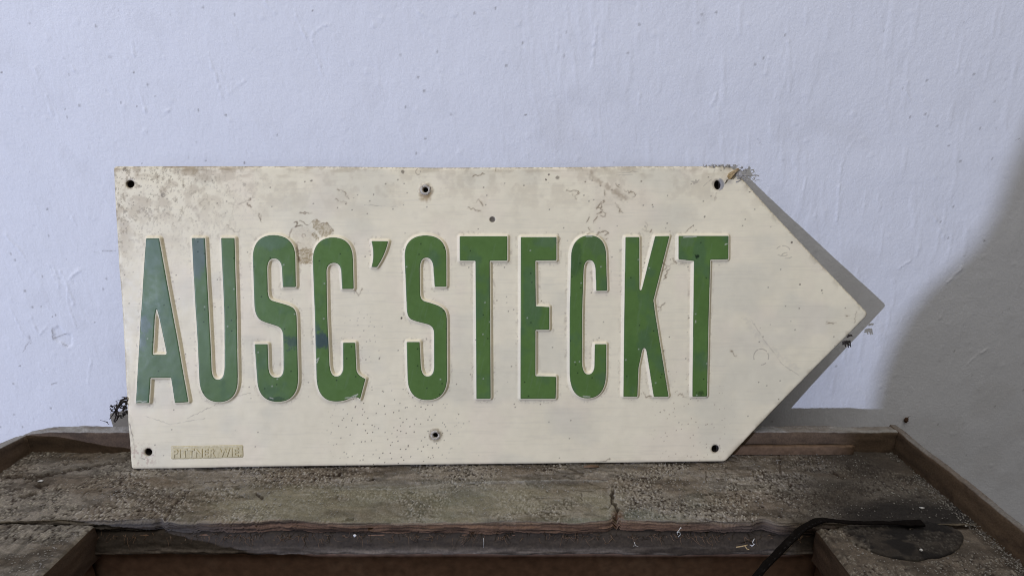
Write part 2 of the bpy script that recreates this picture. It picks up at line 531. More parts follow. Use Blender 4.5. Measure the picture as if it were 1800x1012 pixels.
LETTERS = {
 'A': [[(259.2, 418.6), (282.8, 418.6), (306.5, 551), (334.4, 705.6), (309.7, 706.8), (303, 663), (268, 663.3), (265.3, 707.2), (241.7, 707.2), (249.6, 556)],
       [(277.8, 542.5), (281.5, 556), (294.6, 618), (294.8, 621.5, 294, 622.2, 291, 622.2), (274.5, 622), (271.8, 622, 271.6, 621, 271.8, 618), (275.2, 556)]],
 'U': [[(338.9, 418), (362.8, 418), (370, 553), (374.4, 645), (375, 660, 379, 665.6, 385.6, 665.6), (392, 665.6, 396, 660, 396.5, 645), (396, 553), (390.3, 418), (414.7, 418), (418.6, 553), (420.6, 665), (421, 692, 408, 705.6, 387, 705.6), (366, 705.6, 353.5, 692, 352.5, 665), (346.3, 553)]],
 'S': [[(522.2, 504.7), (498.6, 504.7), (497, 475), (497, 461, 491, 454.7, 483, 454.7), (475, 454.7, 472, 462, 472, 475), (473, 512), (474, 524, 477, 526.5, 482, 528), (494, 532, 507, 534, 516, 539.5), (522, 544, 523.5, 551, 523.8, 562), (526, 665), (526, 692, 512, 705, 490, 705), (468, 705, 454.5, 692, 453.7, 665),
        (448.9, 603.6), (472.5, 603.6), (474.3, 645), (475, 657, 480, 662, 488, 662), (496, 662, 500, 656, 499.8, 645), (499, 592), (498.5, 579, 495, 576, 489, 573), (478, 569, 468, 567, 460.6, 563), (450, 556, 448.9, 543, 448.5, 530), (446, 452), (446, 427, 459, 413, 482.5, 413), (507, 413, 521, 427, 521.3, 452)]],
 'G': [[(623.3, 508), (602.2, 508), (600.8, 478), (600, 468, 596, 462.5, 588.5, 462.5), (580, 462.5, 576, 468, 575.8, 478), (577, 555), (581, 640), (582, 654, 586, 660, 592.5, 660), (600, 660, 604, 653, 604, 643), (603.6, 601), (626, 601), (627.8, 646), (628, 655, 633, 659, 643.9, 664.5), (634.2, 701), (632, 698, 629, 697, 625, 697), (615, 697, 612, 704.5, 592, 704.5), (570, 704.5, 559, 690, 557.5, 665), (554.5, 555), (550.8, 458), (551, 430, 565, 417, 587, 417), (609, 417, 621.5, 430, 622, 455)]],
 "'": [[(653.3, 423.3), (683.6, 423.6), (680, 442, 672, 458, 663.6, 470), (653.3, 469.4), (657.5, 458, 658, 440, 653.3, 423.3)]],
 'S2': [[(785.6, 504.2), (764.2, 504.2), (762, 475), (762, 460, 757, 453.3, 750.5, 453.3), (742, 453.3, 739, 461, 739, 475), (739.3, 512), (739.5, 524, 742, 527, 748, 529), (760, 532.5, 770, 535, 777, 540), (784, 545, 786, 551, 786.2, 562), (786.8, 662), (786.5, 690, 773, 702, 751.5, 702), (729, 702, 717.5, 688, 716.8, 663), (715, 599.7), (738.6, 599.7), (740.8, 643), (742, 655, 746, 660, 752, 660), (760, 660, 763, 653, 763, 643),
         (763, 588), (763, 577, 760, 573, 753, 570), (742, 567, 731, 565, 723, 561), (715.5, 556, 715, 546, 714.8, 533), (711.5, 450), (711.5, 427, 724, 413.5, 748.5, 413.5), (773, 413.5, 785.3, 427, 785.6, 450)]],
 'T': [[(808, 415), (892.2, 415), (892, 458.3), (861.4, 458.6), (863, 699.7), (837.2, 699.7), (835.6, 458.6), (808, 458.3)]],
 'E': [[(915, 416.4), (978.3, 416.4), (978.3, 457.8), (941.5, 458.3), (942, 537.3), (965.6, 538.5), (965.6, 579), (941.6, 579.4), (941.4, 659.4), (977.5, 660.6), (977, 699.7), (914.4, 699.7)]],
 'C': [[(1067, 511), (1047, 511), (1046, 477), (1045.5, 464, 1042, 457.5, 1035.8, 457.5), (1029, 457.5, 1025.8, 465, 1025.6, 478), (1023, 555), (1022.8, 632), (1023, 648, 1026.5, 656.4, 1033.5, 656.4), (1041, 656.4, 1044, 649, 1044, 638), (1044.7, 603.6), (1065.6, 603.6), (1065, 655), (1064.5, 685, 1053, 699, 1032, 699), (1012, 699, 1001, 685, 1000.6, 655), (1000.5, 550), (1003, 450), (1004, 427, 1016, 413.5, 1035.8, 413.5), (1055, 413.5, 1064.8, 427, 1065.2, 448)]],
 'K': [[(1098, 416.4), (1123, 416.4), (1123.4, 505), (1123.6, 511, 1126, 511, 1127.5, 505), (1150, 415), (1176, 414.4), (1148, 527), (1151, 551), (1174.4, 696), (1147.5, 696), (1135.3, 618), (1133.5, 609, 1129.5, 609, 1127.5, 618), (1121.7, 646), (1119.7, 696), (1094.4, 696)]],
 'T2': [[(1191, 414.4), (1279, 414.4), (1279, 456), (1247.5, 456.7), (1244.3, 560), (1242, 696), (1215.3, 696), (1216.6, 560), (1218, 459), (1191, 456)]],
}
def loc_loop(L):
    return on_sign(L[:, 0], L[:, 1])
LOOPS = {k: [loc_loop(soften(path(s))) for s in v] for k, v in LETTERS.items()}
OUT = loc_loop(OUTLINE)
HOL = [loc_loop(h) for h in HOLES]
STEP = 0.0006
EMB = 0.0022                                   # how far the letters stand out of the sheet
THICK = 0.0016

def emboss(s):
    return EMB * (1 - ss(0.0001, 0.0025, s)) ** 1.1

def clip_grid(loops, step, pad=0.001):
    A = np.concatenate(loops)
    lo, hi = A.min(0) - pad, A.max(0) + pad
    xs, ys = np.arange(lo[0], hi[0] + step, step), np.arange(lo[1], hi[1] + step, step)
    GX, GY = np.meshgrid(xs, ys)
    Pt = np.stack([GX.ravel(), GY.ravel()], -1)
    s = seg_dist(Pt, loops)
    Fq = quads(len(ys), len(xs))
    keep = (s[Fq] < step * 0.30).all(1)
    Fq = Fq[keep]
    used = np.unique(Fq)
    remap = np.full(len(Pt), -1)
    remap[used] = np.arange(len(used))
    Pt, Fq = Pt[used], remap[Fq]
    E = np.concatenate([Fq[:, [0, 1]], Fq[:, [1, 2]], Fq[:, [2, 3]], Fq[:, [3, 0]]])
    key = np.sort(E, 1)
    kk = key[:, 0].astype(np.int64) * len(Pt) + key[:, 1]
    _, inv, cnt = np.unique(kk, return_inverse=True, return_counts=True)
    B = E[cnt[inv] == 1]
    bi = np.unique(B)
    _, Q = seg_dist(Pt[bi], loops, near=True)
    Pt[bi] = Q
    return Pt, Fq, B

# --- the sheet
Pt, Fq, B = clip_grid([OUT] + HOL, STEP)
s_out = seg_dist(Pt, [OUT] + HOL)               # negative inside
s_let = np.full(len(Pt), 1.0)
for k, loops in LOOPS.items():
    A = np.concatenate(loops)
    lo, hi = A.min(0) - 0.006, A.max(0) + 0.006
    m = (Pt[:, 0] > lo[0]) & (Pt[:, 0] < hi[0]) & (Pt[:, 1] > lo[1]) & (Pt[:, 1] < hi[1])
    s_let[m] = np.minimum(s_let[m], seg_dist(Pt[m], loops))
def sheet_z(P2):
    x, y = P2[:, 0], P2[:, 1]
    return 0.0016 * (fbm(x * 7, y * 7, 3, 61) - 0.5) + 0.00035 * (fbm(x * 40, y * 40, 3, 62) - 0.5) * 2
zb = sheet_z(Pt)
edge = np.clip(-s_out, 0, 0.0030) / 0.0030
so_only = -seg_dist(Pt, [OUT])
roll = np.clip(so_only, 0, 0.0034) / 0.0034
z = zb + emboss(s_let) - 0.0013 * (1 - np.sqrt(1 - (1 - roll) ** 2)) - 0.0003 * (1 - edge) ** 2
LOC = np.stack([Pt[:, 0], Pt[:, 1], z], -1)
def loc_world(L3):
    return SA + L3[:, :1] * SX + L3[:, 1:2] * SY + L3[:, 2:3] * SN
U, V = to_px(loc_world(np.stack([Pt[:, 0], Pt[:, 1], 0 * z], -1)))

# corrosion craters round the rivets
for (u, v) in ((748.3, 333.9), (765.6, 764)):
    d = np.hypot(U - u, V - v)
    LOC[:, 2] += 0.0006 * ss(15, 9, d) * (0.6 + 0.8 * vn(U * 0.4, V * 0.4, 3))

# --- paint
cream = np.array((0.87, 0.775, 0.56))
C = np.empty((len(Pt), 3))
C[:] = cream
n1 = fbm(U * 0.012, V * 0.012, 4, 81)
C *= (1 + 0.10 * (n1 - 0.5))[:, None]
def mix(mask, col):
    global C
    mask = np.clip(mask, 0, 1)[:, None]
    C = C * (1 - mask) + np.array(col) * mask
mix(0.22 * ss(0.48, 0.75, fbm(U * 0.014 + 5, V * 0.014, 3, 82)), (0.85, 0.70, 0.555))      # faint pink bloom
mix(0.30 * ss(0.50, 0.78, fbm(U * 0.011, V * 0.016 + 9, 3, 83)), (0.60, 0.57, 0.46))        # greyer areas
mix(0.16 * ss(0.55, 0.8, fbm(U * 0.02, V * 0.35, 3, 84)), (0.60, 0.53, 0.40))               # fine wiping streaks
nA, nB, nC = fbm(U * 0.045, V * 0.045, 5, 85, 0.6), fbm(U * 0.30, V * 0.24, 3, 86, 0.6), fbm(U * 0.09, V * 0.07, 4, 87, 0.6)
# grime at the left and top
w_tl = np.clip(ss(560, 200, U) * ss(520, 300, V) + 0.8 * ss(235, 205, U - (V - 300) * 0.06) * ss(560, 330, V), 0, 1)
mix(w_tl * 0.50 * ss(0.42, 0.66, nA), (0.46, 0.36, 0.23))
mix(w_tl * 0.60 * ss(0.56, 0.70, nC) * ss(0.48, 0.60, nB), (0.22, 0.165, 0.085))
mix(w_tl * 0.55 * ss(0.60, 0.70, fbm(U * 0.22, V * 0.14, 4, 187, 0.65)), (0.29, 0.22, 0.125))
w_top = ss(322, 294, V)
mix(w_top * 0.75 * ss(0.50, 0.72, fbm(U * 0.03, V * 0.10, 4, 88)) * (0.35 + 0.65 * ss(640, 380, U)), (0.37, 0.27, 0.15))
mix(0.75 * ss(304, 294, V) * ss(0.52, 0.68, fbm(U * 0.05, V * 0.25, 3, 89)) * ss(270, 300, U) * ss(470, 430, U), (0.30, 0.21, 0.11))
# general light grime over the whole upper band and along the slanting edges
mix(0.34 * ss(430, 300, V) * ss(0.48, 0.72, nA), (0.52, 0.43, 0.30))
w_edge = ss(0.0075, 0.0005, so_only) * (1 - 0.85 * ss(800, 809, V))
mix(w_edge * 0.50 * ss(0.46, 0.68, nC), (0.44, 0.37, 0.25))
mix(w_edge * 0.55 * ss(0.0022, 0.0004, so_only) * ss(0.45, 0.6, nB), (0.24, 0.19, 0.13))
# mottled brown tone along the foot of the letters
foot = ss(0.0012, 0.0030, s_let) * ss(0.0062, 0.0036, s_let)
mix(foot * 0.15 * ss(0.40, 0.66, nC), (0.36, 0.29, 0.20))
mix(ss(0.0012, 0.0002, s_let) * ss(-0.001, 0.0, s_let) * 0.25, (0.86, 0.80, 0.64))          # paler enamel on the shoulders
mix(foot * 0.3 * ss(0.56, 0.70, nB) * ss(0.45, 0.6, nA), (0.18, 0.13, 0.09))
# specks
def specks(sc, thr, r0, r1, w, col, seed):
    f, i = worley(U * sc, V * sc, seed)
    mix(w * ss(r1, r0, f) * (i > thr), col)
specks(1 / 17, 0.86, 0.03, 0.10, 0.75 * ss(0.42, 0.6, nA), (0.10, 0.075, 0.05), 91)
specks(1 / 30, 0.80, 0.025, 0.07, 0.7 * ss(480, 300, V), (0.13, 0.09, 0.055), 94)
specks(1 / 9, 0.86, 0.06, 0.18, 0.8 * w_tl * ss(0.45, 0.6, nC), (0.15, 0.10, 0.06), 97)
cl = ss(110, 60, np.hypot((U - 690) * 0.8, (V - 755) * 1.1))
specks(1 / 11, 0.35, 0.05, 0.12, 0.95 * cl, (0.04, 0.03, 0.025), 100)
specks(1 / 9, 0.62, 0.05, 0.14, 0.75 * ss(95, 30, np.hypot(U - 1215, (V - 740) * 0.7)), (0.25, 0.15, 0.09), 103)
specks(1 / 10, 0.55, 0.05, 0.13, 0.6 * ss(60, 20, np.hypot(U - 640, V - 590)), (0.16, 0.10, 0.07), 106)
for u, v, r, k in ((309, 484, 1.8, .95), (706, 559, 2.2, .95), (980, 312.5, 4.6, .65), (1391, 426, 2.2, .95), (1088, 325, 1.5, .9), (965, 307, 2.0, .9), (960, 316, 2, .9), (548, 318, 3, .7), (708, 302, 4, .7), (1238, 381, 1.8, .8), (1219, 397, 1.6, .8), (1173, 393, 1.8, .7), (1147, 360, 1.5, .7),
                   (219, 298, 2.6, .5), (286, 343, 3, .55), (203, 333, 3, .5), (220, 372, 4, .35), (1273, 294.5, 2.0, .9), (1268, 300, 1.6, .7), (1318, 337.5, 1.8, .85), (1406, 500, 1.8, .8), (1444, 510, 1.5, .7), (430, 325, 4, .35), (248, 328, 2, .5), (657, 342, 2, .6), (622, 348, 1.5, .6)):
    d = np.hypot(U - u, V - v)
    mix(k * ss(r, r * 0.5, d + 1.6 * (vn(U * 0.6, V * 0.6, 4) - 0.5)), (0.085, 0.06, 0.04))
def strokes_px(lines, w, k, col, jit=2.0):
    mix(k * lines_mask(U, V, lines, w, jit), col)
def zl(ox, oy, sc, pts):
    return [(ox + a / sc, oy + b / sc) for a, b in pts]
q = lambda *p: zl(960, 290, 7.229, p)
SQ = [q((265, 318), (310, 335), (345, 330), (395, 328), (412, 360), (380, 372)), q((330, 372), (362, 392), (378, 428)), q((730, 310), (755, 375)), q((870, 480), (925, 545), (935, 600), (970, 606)), q((1090, 335), (1118, 345), (1136, 375), (1110, 402)),
      q((1000, 320), (1050, 355), (1100, 345)), q((740, 455), (690, 490), (640, 550), (690, 545)), q((700, 490), (702, 560)), q((700, 600), (655, 625)), q((710, 570), (760, 610), (755, 650), (700, 645)), q((655, 660), (630, 690), (600, 735)), q((550, 650), (530, 690), (512, 730)),
      q((550, 790), (575, 830), (600, 855), (525, 880)), q((640, 890), (690, 840), (750, 838), (790, 875), (740, 892)), q((690, 918), (780, 940)), q((150, 880), (180, 920), (165, 985)),
      [(1153, 536), (1160, 540), (1168, 533)], [(1160, 540), (1161, 546)], [(1156, 548), (1161, 541)], [(1132, 405), (1139, 396), (1134, 390)], [(1130, 402), (1141, 408), (1146, 404)], [(1083, 322), (1090, 330)], [(1160, 460), (1178, 470), (1168, 490)], [(1165, 475), (1185, 462)],
      [(624, 510), (632, 518), (637, 508)], [(417, 360), (430, 355), (441, 363)], [(430, 355), (446, 347)], [(400, 396), (416, 410), (422, 405)], [(456, 375), (459, 390)], [(525, 374), (548, 375)], [(593, 332), (605, 338), (613, 350)], [(590, 350), (610, 358)], [(832, 310), (852, 306)], [(872, 292), (872, 300)],
      [(1183, 455), (1190, 462)], [(1208, 405), (1214, 400)], [(850, 362), (842, 350), (835, 356)], [(823, 365), (845, 372)], [(1260, 340), (1256, 352)], [(1132, 690), (1136, 697), (1144, 697)], [(1194, 693), (1205, 698)], [(1283, 616), (1295, 626)], [(1452, 567), (1470, 567)], [(1486, 554), (1492, 555)], [(1504, 548), (1503, 566)]]
strokes_px(SQ, 3.6, 0.30, (0.36, 0.26, 0.15), 3.5)
strokes_px(SQ, 1.4, 0.70, (0.16, 0.105, 0.055), 4.5)
strokes_px([q((850, 120), (900, 100), (1050, 98), (1090, 80), (1180, 95)), q((890, 132), (1100, 120)), [(330, 735), (400, 700), (440, 690)], [(255, 730), (300, 745), (360, 735)], [(1320, 560), (1345, 600), (1375, 640), (1405, 660)], [(640, 360), (700, 364)], [(1240, 290), (1258, 294)], [(1236, 327), (1250, 316)], [(1255, 305), (1257, 298)]], 1.1, 0.5, (0.30, 0.25, 0.19))
strokes_px([q((560, 100), (600, 170), (700, 235), (800, 290), (900, 350), (1010, 430))], 8.5, 0.62, (0.38, 0.29, 0.185), 6)
strokes_px([q((545, 120), (640, 60))], 7, 0.35, (0.40, 0.33, 0.23), 6)
strokes_px([[(1310, 560), (1340, 600), (1372, 625), (1400, 650)]], 7, 0.18, (0.42, 0.38, 0.32), 8)
def ring_mask(u, v, ru, rv, w, k, col, gap=0.35):
    d = np.abs(np.hypot((U - u) / ru, (V - v) / rv) - 1) * min(ru, rv)
    a = np.arctan2(V - v, U - u)
    mix(k * ss(w, w * 0.3, d) * (vn(a * 1.6 + u, a * 0 + v, 7) > gap), col)
ring_mask(735, 302, 4.2, 5.2, 1.0, .6, (0.26, 0.20, 0.13))
ring_mask(1338, 627, 13, 14, 1.1, .55, (0.25, 0.20, 0.15))
ring_mask(1376, 441, 12, 9, 1.0, .5, (0.30, 0.25, 0.19))
ring_mask(1383, 449, 9, 5, 1.0, .5, (0.30, 0.25, 0.19))
ring_mask(287, 343, 3.2, 3.2, 1.2, .7, (0.2, 0.16, 0.11), 0.1)
ring_mask(219, 298, 3, 3, 1.2, .7, (0.2, 0.16, 0.11), 0.1)
ring_mask(534, 414, 3.0, 3.2, 1.2, .65, (0.36, 0.28, 0.19), 0.1)
# the big stain between S and G
q = lambda *p: zl(490, 370, 9.2, p)
jit = np.stack([vn(U * 0.35, V * 0.35, 8), vn(U * 0.35, V * 0.35, 9)], -1) * 5 - 2.5
PP = np.stack([U, V], -1) + jit
near = (np.abs(U - 545) < 60) & (np.abs(V - 425) < 60)
tex = 0.55 + 0.45 * ss(0.42, 0.60, fbm(U * 0.45, V * 0.45, 3, 10))
for poly, k, col in ((q((530, 180), (600, 140), (660, 170), (690, 210), (780, 195), (840, 260), (900, 345), (820, 410), (720, 440), (640, 370), (560, 260)), .85, (0.40, 0.31, 0.175)),
                     (q((545, 350), (600, 360), (650, 450), (610, 495), (560, 440)), .9, (0.36, 0.275, 0.15)),
                     (q((330, 640), (440, 590), (545, 630), (550, 860), (335, 858)), .95, (0.38, 0.285, 0.15)),
                     (q((200, 300), (470, 250), (560, 420), (540, 600), (330, 640), (250, 480)), .35, (0.58, 0.46, 0.30))):
    m = np.zeros(len(U))
    m[near] = ss(1.2, -1.2, seg_dist(PP[near], [np.array(poly)]))
    mix(m * k * tex, col)
strokes_px([q((165, 430), (185, 350), (220, 290), (280, 250))], 2.4, 0.8, (0.38, 0.30, 0.20))
strokes_px([q((340, 165), (400, 180), (430, 225), (490, 232), (530, 180), (600, 145), (650, 165), (690, 212), (780, 198), (840, 260), (880, 340))], 1.5, 0.8, (0.24, 0.17, 0.10))
strokes_px([q((250, 200), (290, 180), (300, 240), (270, 265), (330, 250), (380, 240))], 2.2, 0.9, (0.20, 0.14, 0.08))
strokes_px([q((270, 510), (300, 560), (305, 680), (335, 820)), q((300, 520), (345, 520))], 2.4, 0.85, (0.19, 0.12, 0.07))
# chipped corners, rust round the rivets
rv1 = np.hypot(U - 748.3, V - 333.9)
rv2 = np.hypot((U - 748.3), (V - 342) * 0.85)
mix(0.75 * ss(15, 8, rv1 + 5 * (vn(U * 0.3, V * 0.3, 20) - 0.5)), (0.34, 0.27, 0.19))
mix(0.70 * ss(15, 5, rv2 + 6 * (vn(U * 0.3, V * 0.3, 21) - 0.5)), (0.36, 0.23, 0.09))
rv3 = np.hypot(U - 765.6, V - 764)
mix(0.70 * ss(13.5, 9.5, rv3 + 3 * (vn(U * 0.3, V * 0.3, 22) - 0.5)), (0.26, 0.20, 0.12))
for (u, v, r) in ((228.6, 323.6, 8.5), (261, 794, 8), (1257.8, 788.6, 7.8), (1261.4, 325, 9.5)):
    d = np.hypot(U - u, V - v)
    mix(0.55 * ss(r + 2.5, r - 1.0, d + 3 * (vn(U * 0.4, V * 0.4, 23) - 0.5)), (0.30, 0.25, 0.19))
mix(0.9 * ss(10, 8, np.hypot((U - 1264) / 1.0, (V - 324) * 0.85)) * ss(1262, 1266, U), (0.30, 0.29, 0.28))
mix(0.9 * ss(5.6, 4.6, np.hypot(U - 865.6, V - 385.8)), (0.07, 0.055, 0.045))
LOC[:, 2] -= 0.0008 * ss(5.6, 4.0, np.hypot(U - 865.6, V - 385.8))
strokes_px([[(228.5, 745), (232, 757), (235, 772), (237, 788)], [(246, 803.5), (255, 806)]], 1.5, 0.75, (0.16, 0.11, 0.07))
mix(0.5 * ss(40, 10, np.hypot(U - 250, (V - 800) * 1.2)) * ss(0.55, 0.70, nB), (0.42, 0.24, 0.19))
strokes_px([[(1236, 292.5), (1254, 295), (1257, 293)], [(1048, 812), (1066, 809), (1072, 806)]], 2.4, 0.8, (0.17, 0.13, 0.09))
fl = np.array([(1212, 320), (1218, 317), (1228, 317.6), (1223, 324)], float)
nr_ = (np.abs(U - 1220) < 14) & (np.abs(V - 320) < 10)
m = np.zeros(len(U)); m[nr_] = ss(0.8, -0.6, seg_dist(PP[nr_], [fl])); mix(m * .7, (0.42, 0.36, 0.27))
# skirt, back
nv = len(Pt)
skirt_v = LOC[np.unique(B)].copy()
bidx = np.full(nv, -1); bidx[np.unique(B)] = np.arange(len(skirt_v)) + nv
skirt_v[:, 2] = sheet_z(skirt_v[:, :2]) - THICK - 0.0011
SKF = np.stack([B[:, 1], B[:, 0], bidx[B[:, 0]], bidx[B[:, 1]]], -1)
dark_edge = np.tile(np.array((0.20, 0.16, 0.12)), (len(skirt_v), 1))
bk = [[Vector((*p, 0)) for p in L] for L in [OUT] + HOL]
tri = np.array(tessellate_polygon(bk))
bv = np.concatenate([OUT] + HOL)
bv3 = np.stack([bv[:, 0], bv[:, 1], sheet_z(bv) - THICK - 0.0011], -1)
allV = np.concatenate([LOC, skirt_v, bv3])
allC = np.concatenate([C, dark_edge, np.tile(np.array((0.25, 0.22, 0.18)), (len(bv3), 1))])
me = raw_mesh("sheet", allV, [np.concatenate([Fq, SKF]), tri + nv + len(skirt_v)], True, allC)
sheet = link("sheet", me, M_plate, sign)

# --- the letters' green faces
for key, loops in LOOPS.items():
    P2, F2, B2 = clip_grid(loops, STEP)
    sd = -seg_dist(P2, loops)
    u, v = to_px(loc_world(np.stack([P2[:, 0], P2[:, 1], 0 * sd], -1)))
    zz = sheet_z(P2) + EMB + 0.00022 - 0.00030 * (1 - np.clip(sd, 0, 0.0011) / 0.0011) ** 2
    sheen_tint = ss(600, 230, u)  # letters greyer towards the left: a sheen put into the green
    gcol = np.array((0.103, 0.182, 0.047)) * (1 - sheen_tint[:, None]) + np.array((0.115, 0.178, 0.078)) * sheen_tint[:, None]
    gcol = gcol * (1 + 0.22 * (fbm(u * 0.02, v * 0.02, 4, 111) - 0.5))[:, None]
    gm = 0.45 * ss(0.54, 0.74, fbm(u * 0.03, v * 0.022, 4, 112))
    gcol = gcol * (1 - gm[:, None]) + np.array((0.075, 0.135, 0.075)) * gm[:, None]
    def gmix(mask, col):
        global gcol_
        mask = np.clip(mask, 0, 1)[:, None]
        return gcol * (1 - mask) + np.array(col) * mask
    jj = 22 * (fbm(u * 0.13, v * 0.13, 4, 113, 0.6) - 0.5)
    for cu, cv, ru, rv_, k, col in ((350, 450, 15, 42, .65, (0.135, 0.165, 0.165)), (270, 440, 22, 45, .45, (0.13, 0.19, 0.15)), (258, 570, 9, 16, .6, (0.16, 0.19, 0.20)), (253, 600, 9, 14, .5, (0.15, 0.18, 0.19)), (515, 600, 14, 14, .75, (0.055, 0.085, 0.075)), (566, 597, 18, 15, .85, (0.050, 0.072, 0.085)),
                                    (480, 425, 30, 16, .4, (0.12, 0.18, 0.14)), (1010, 455, 14, 34, .45, (0.035, 0.070, 0.035)), (1050, 430, 26, 22, .35, (0.085, 0.125, 0.075)), (555, 575, 8, 10, .5, (0.06, 0.09, 0.1)), (1108, 640, 16, 60, .25, (0.045, 0.11, 0.03)), (1230, 690, 9, 7, .6, (0.02, 0.04, 0.015)), (1225, 450, 4, 3.5, .9, (0.01, 0.02, 0.01)), (487, 700, 14, 4, .6, (0.03, 0.06, 0.04)), (960, 425, 20, 12, .25, (0.12, 0.17, 0.14)), (1205, 425, 14, 10, .3, (0.12, 0.17, 0.12))):
        d = np.hypot((u - cu) / ru, (v - cv) / rv_) + jj / max(ru, rv_)
        gcol = gmix(k * ss(1.15, 0.65, d), col)
    f, i = worley(u / 22, v / 22, 121)
    gcol = gmix(0.8 * ss(0.075, 0.04, f) * (i > 0.70), (0.015, 0.03, 0.012))
    f, i = worley(u / 26, v / 26, 124)
    gcol = gmix(0.7 * ss(0.07, 0.03, f) * (i > 0.84), (0.42, 0.44, 0.36))
    gcol = gmix(0.75 * ss(0.0010, 0.0002, sd), (0.018, 0.050, 0.016))
    lm = lines_mask(u, v, [[(243, 704.5), (249, 703), (254, 705.5), (260, 704)], [(1024, 694.5), (1036, 696), (1030, 695)], [(1030, 415.5), (1040, 415.5)], [(608, 698), (618, 696.5), (630, 691), (626, 695)], [(1200, 417), (1222, 416.5)], [(557, 632), (562, 628)], [(559, 636), (561, 630)], [(476, 697), (482, 699)], [(1273, 430), (1276, 428)], [(1221, 563), (1221, 566)]], 1.3, 1.0, False)
    gcol = gmix(0.85 * lm, (0.62, 0.60, 0.50))
    scr = ss(0.66, 0.78, fbm(u * 0.25 + v * 0.05, v * 0.03, 3, 126)) * 0.16
    gcol = gmix(scr, (0.16, 0.22, 0.13))
    n2 = len(P2)
    V3 = np.stack([P2[:, 0], P2[:, 1], zz], -1)
    bi = np.unique(B2)
    sk = V3[bi].copy()
    sk[:, 2] -= 0.0006
    bx = np.full(n2, -1); bx[bi] = np.arange(len(bi)) + n2
    SK = np.stack([B2[:, 1], B2[:, 0], bx[B2[:, 0]], bx[B2[:, 1]]], -1)
    nm = "apostrophe" if key == "'" else "letter"
    me = raw_mesh(nm, np.concatenate([V3, sk]), np.concatenate([F2, SK]), True, np.concatenate([gcol, gcol[bi]]))
    ob = link(nm, me, M_green, sign)
    ob["label"] = {"A": "green letter A, first on the sign", "U": "green letter U", "S": "green letter S before the G", "G": "green letter G with a tail", "'": "green apostrophe after the G", "S2": "green letter S after the apostrophe", "T": "green letter T after the second S", "E": "green letter E", "C": "green letter C", "K": "green letter K", "T2": "green letter T at the end of the word"}[key]

# --- rivet eyelets, rust dot
def eyelet(name, u, v, r_out, r_in, m, hgt=0.0011):
    c = on_sign(np.array([u]), np.array([v]))[0]
    s = 0.000517
    prof = [(r_in, -0.002), (r_in, 0.3 * hgt), (r_in * 1.15, hgt * 0.9), (r_in * 1.45, hgt * 1.15), (r_out * 0.85, hgt * 0.85), (r_out, 0.1 * hgt), (r_out * 1.02, -0.0008)]
    n = 28
    Vv, base = [], sheet_z(np.array([c]))[0] + 0.0004
    for j in range(n):
        a = 2 * pi * j / n
        for k_, (r, h) in enumerate(prof):
            w = 1 + 0.10 * (vn(np.array([cos(a) * 2.2 + 9 + k_ * 0.3]), np.array([sin(a) * 2.2 + 9]), int(u))[0] - 0.5)
            Vv.append((c[0] + cos(a) * r * s * w, c[1] + sin(a) * r * s * w, base + h * (0.8 + 0.4 * vn(np.array([a * 1.3]), np.array([k_ * 1.0]), int(v))[0])))
    k = len(prof)
    Fq = [(j * k + i, ((j + 1) % n) * k + i, ((j + 1) % n) * k + i + 1, j * k + i + 1) for j in range(n) for i in range(k - 1)]
    return link(name, raw_mesh(name, np.array(Vv), np.array(Fq)[:, ::-1]), m, sign)
eyelet("rivet_eyelet", 748.3, 333.9, 10.4, 5.0, M_zinc)
eyelet("rivet_eyelet", 765.6, 764.0, 10.0, 4.9, M_zinc, 0.0008)

def shade_cup(u, v, ru, rv):  # dark cup added behind a hole so that it looks shaded
    c = on_sign(np.array([u]), np.array([v]))[0]
    s, zc = 0.00053, sheet_z(np.array([c]))[0]
    n = 20
    rings = [(1.04, -THICK * 0.8), (1.04, -0.0062), (0.3, -0.0064)]
    Vv = [(c[0] + cos(2 * pi * j / n) * ru * s * k, c[1] + sin(2 * pi * j / n) * rv * s * k, zc + d) for k, d in rings for j in range(n)]
    Fq = quads(3, n).tolist() + [(i * n + n - 1, i * n, (i + 1) * n, (i + 1) * n + n - 1) for i in range(2)]
    link("hole_shade_cup", raw_mesh("hole_shade_cup", np.array(Vv), [np.array(Fq), np.array([[2 * n + j for j in range(n)]])]), M_hole_shade, sign)
for a in ((228.6, 323.6, 7.6, 6.9), (261, 794, 6.7, 6.7), (1257.8, 788.6, 6.7, 6.7), (1261.4, 325, 6.0, 8.2), (748.3, 333.9, 4.6, 4.6), (765.6, 764.0, 4.6, 4.6)):
    shade_cup(*a)

# --- yellowed tape with pressed lettering
tp = [(301.5, 784), (302, 782.5), (330, 782.6), (380, 781.8), (425, 781.2), (427.6, 783), (428, 801), (426.5, 803.6), (400, 804.2), (350, 805.2), (303.5, 806.3), (301.3, 804.5)]
TL = loc_loop(np.array(tp, float))
P2, F2, B2 = clip_grid([TL], 0.0007)
sd = -seg_dist(P2, [TL])
zz = sheet_z(P2) + 0.00035 - 0.0003 * (1 - np.clip(sd, 0, 0.0012) / 0.0012) ** 2 + 0.00045 * (fbm(P2[:, 0] * 260, P2[:, 1] * 160, 3, 131) - 0.5)
bi = np.unique(B2); n2 = len(P2)
V3 = np.stack([P2[:, 0], P2[:, 1], zz], -1)
sk = V3[bi].copy(); sk[:, 2] -= 0.0006
bx = np.full(n2, -1); bx[bi] = np.arange(len(bi)) + n2
tape = link("tape_label", raw_mesh("tape_label", np.concatenate([V3, sk]), np.concatenate([F2, np.stack([B2[:, 1], B2[:, 0], bx[B2[:, 0]], bx[B2[:, 1]]], -1)])), M_tape, sign)
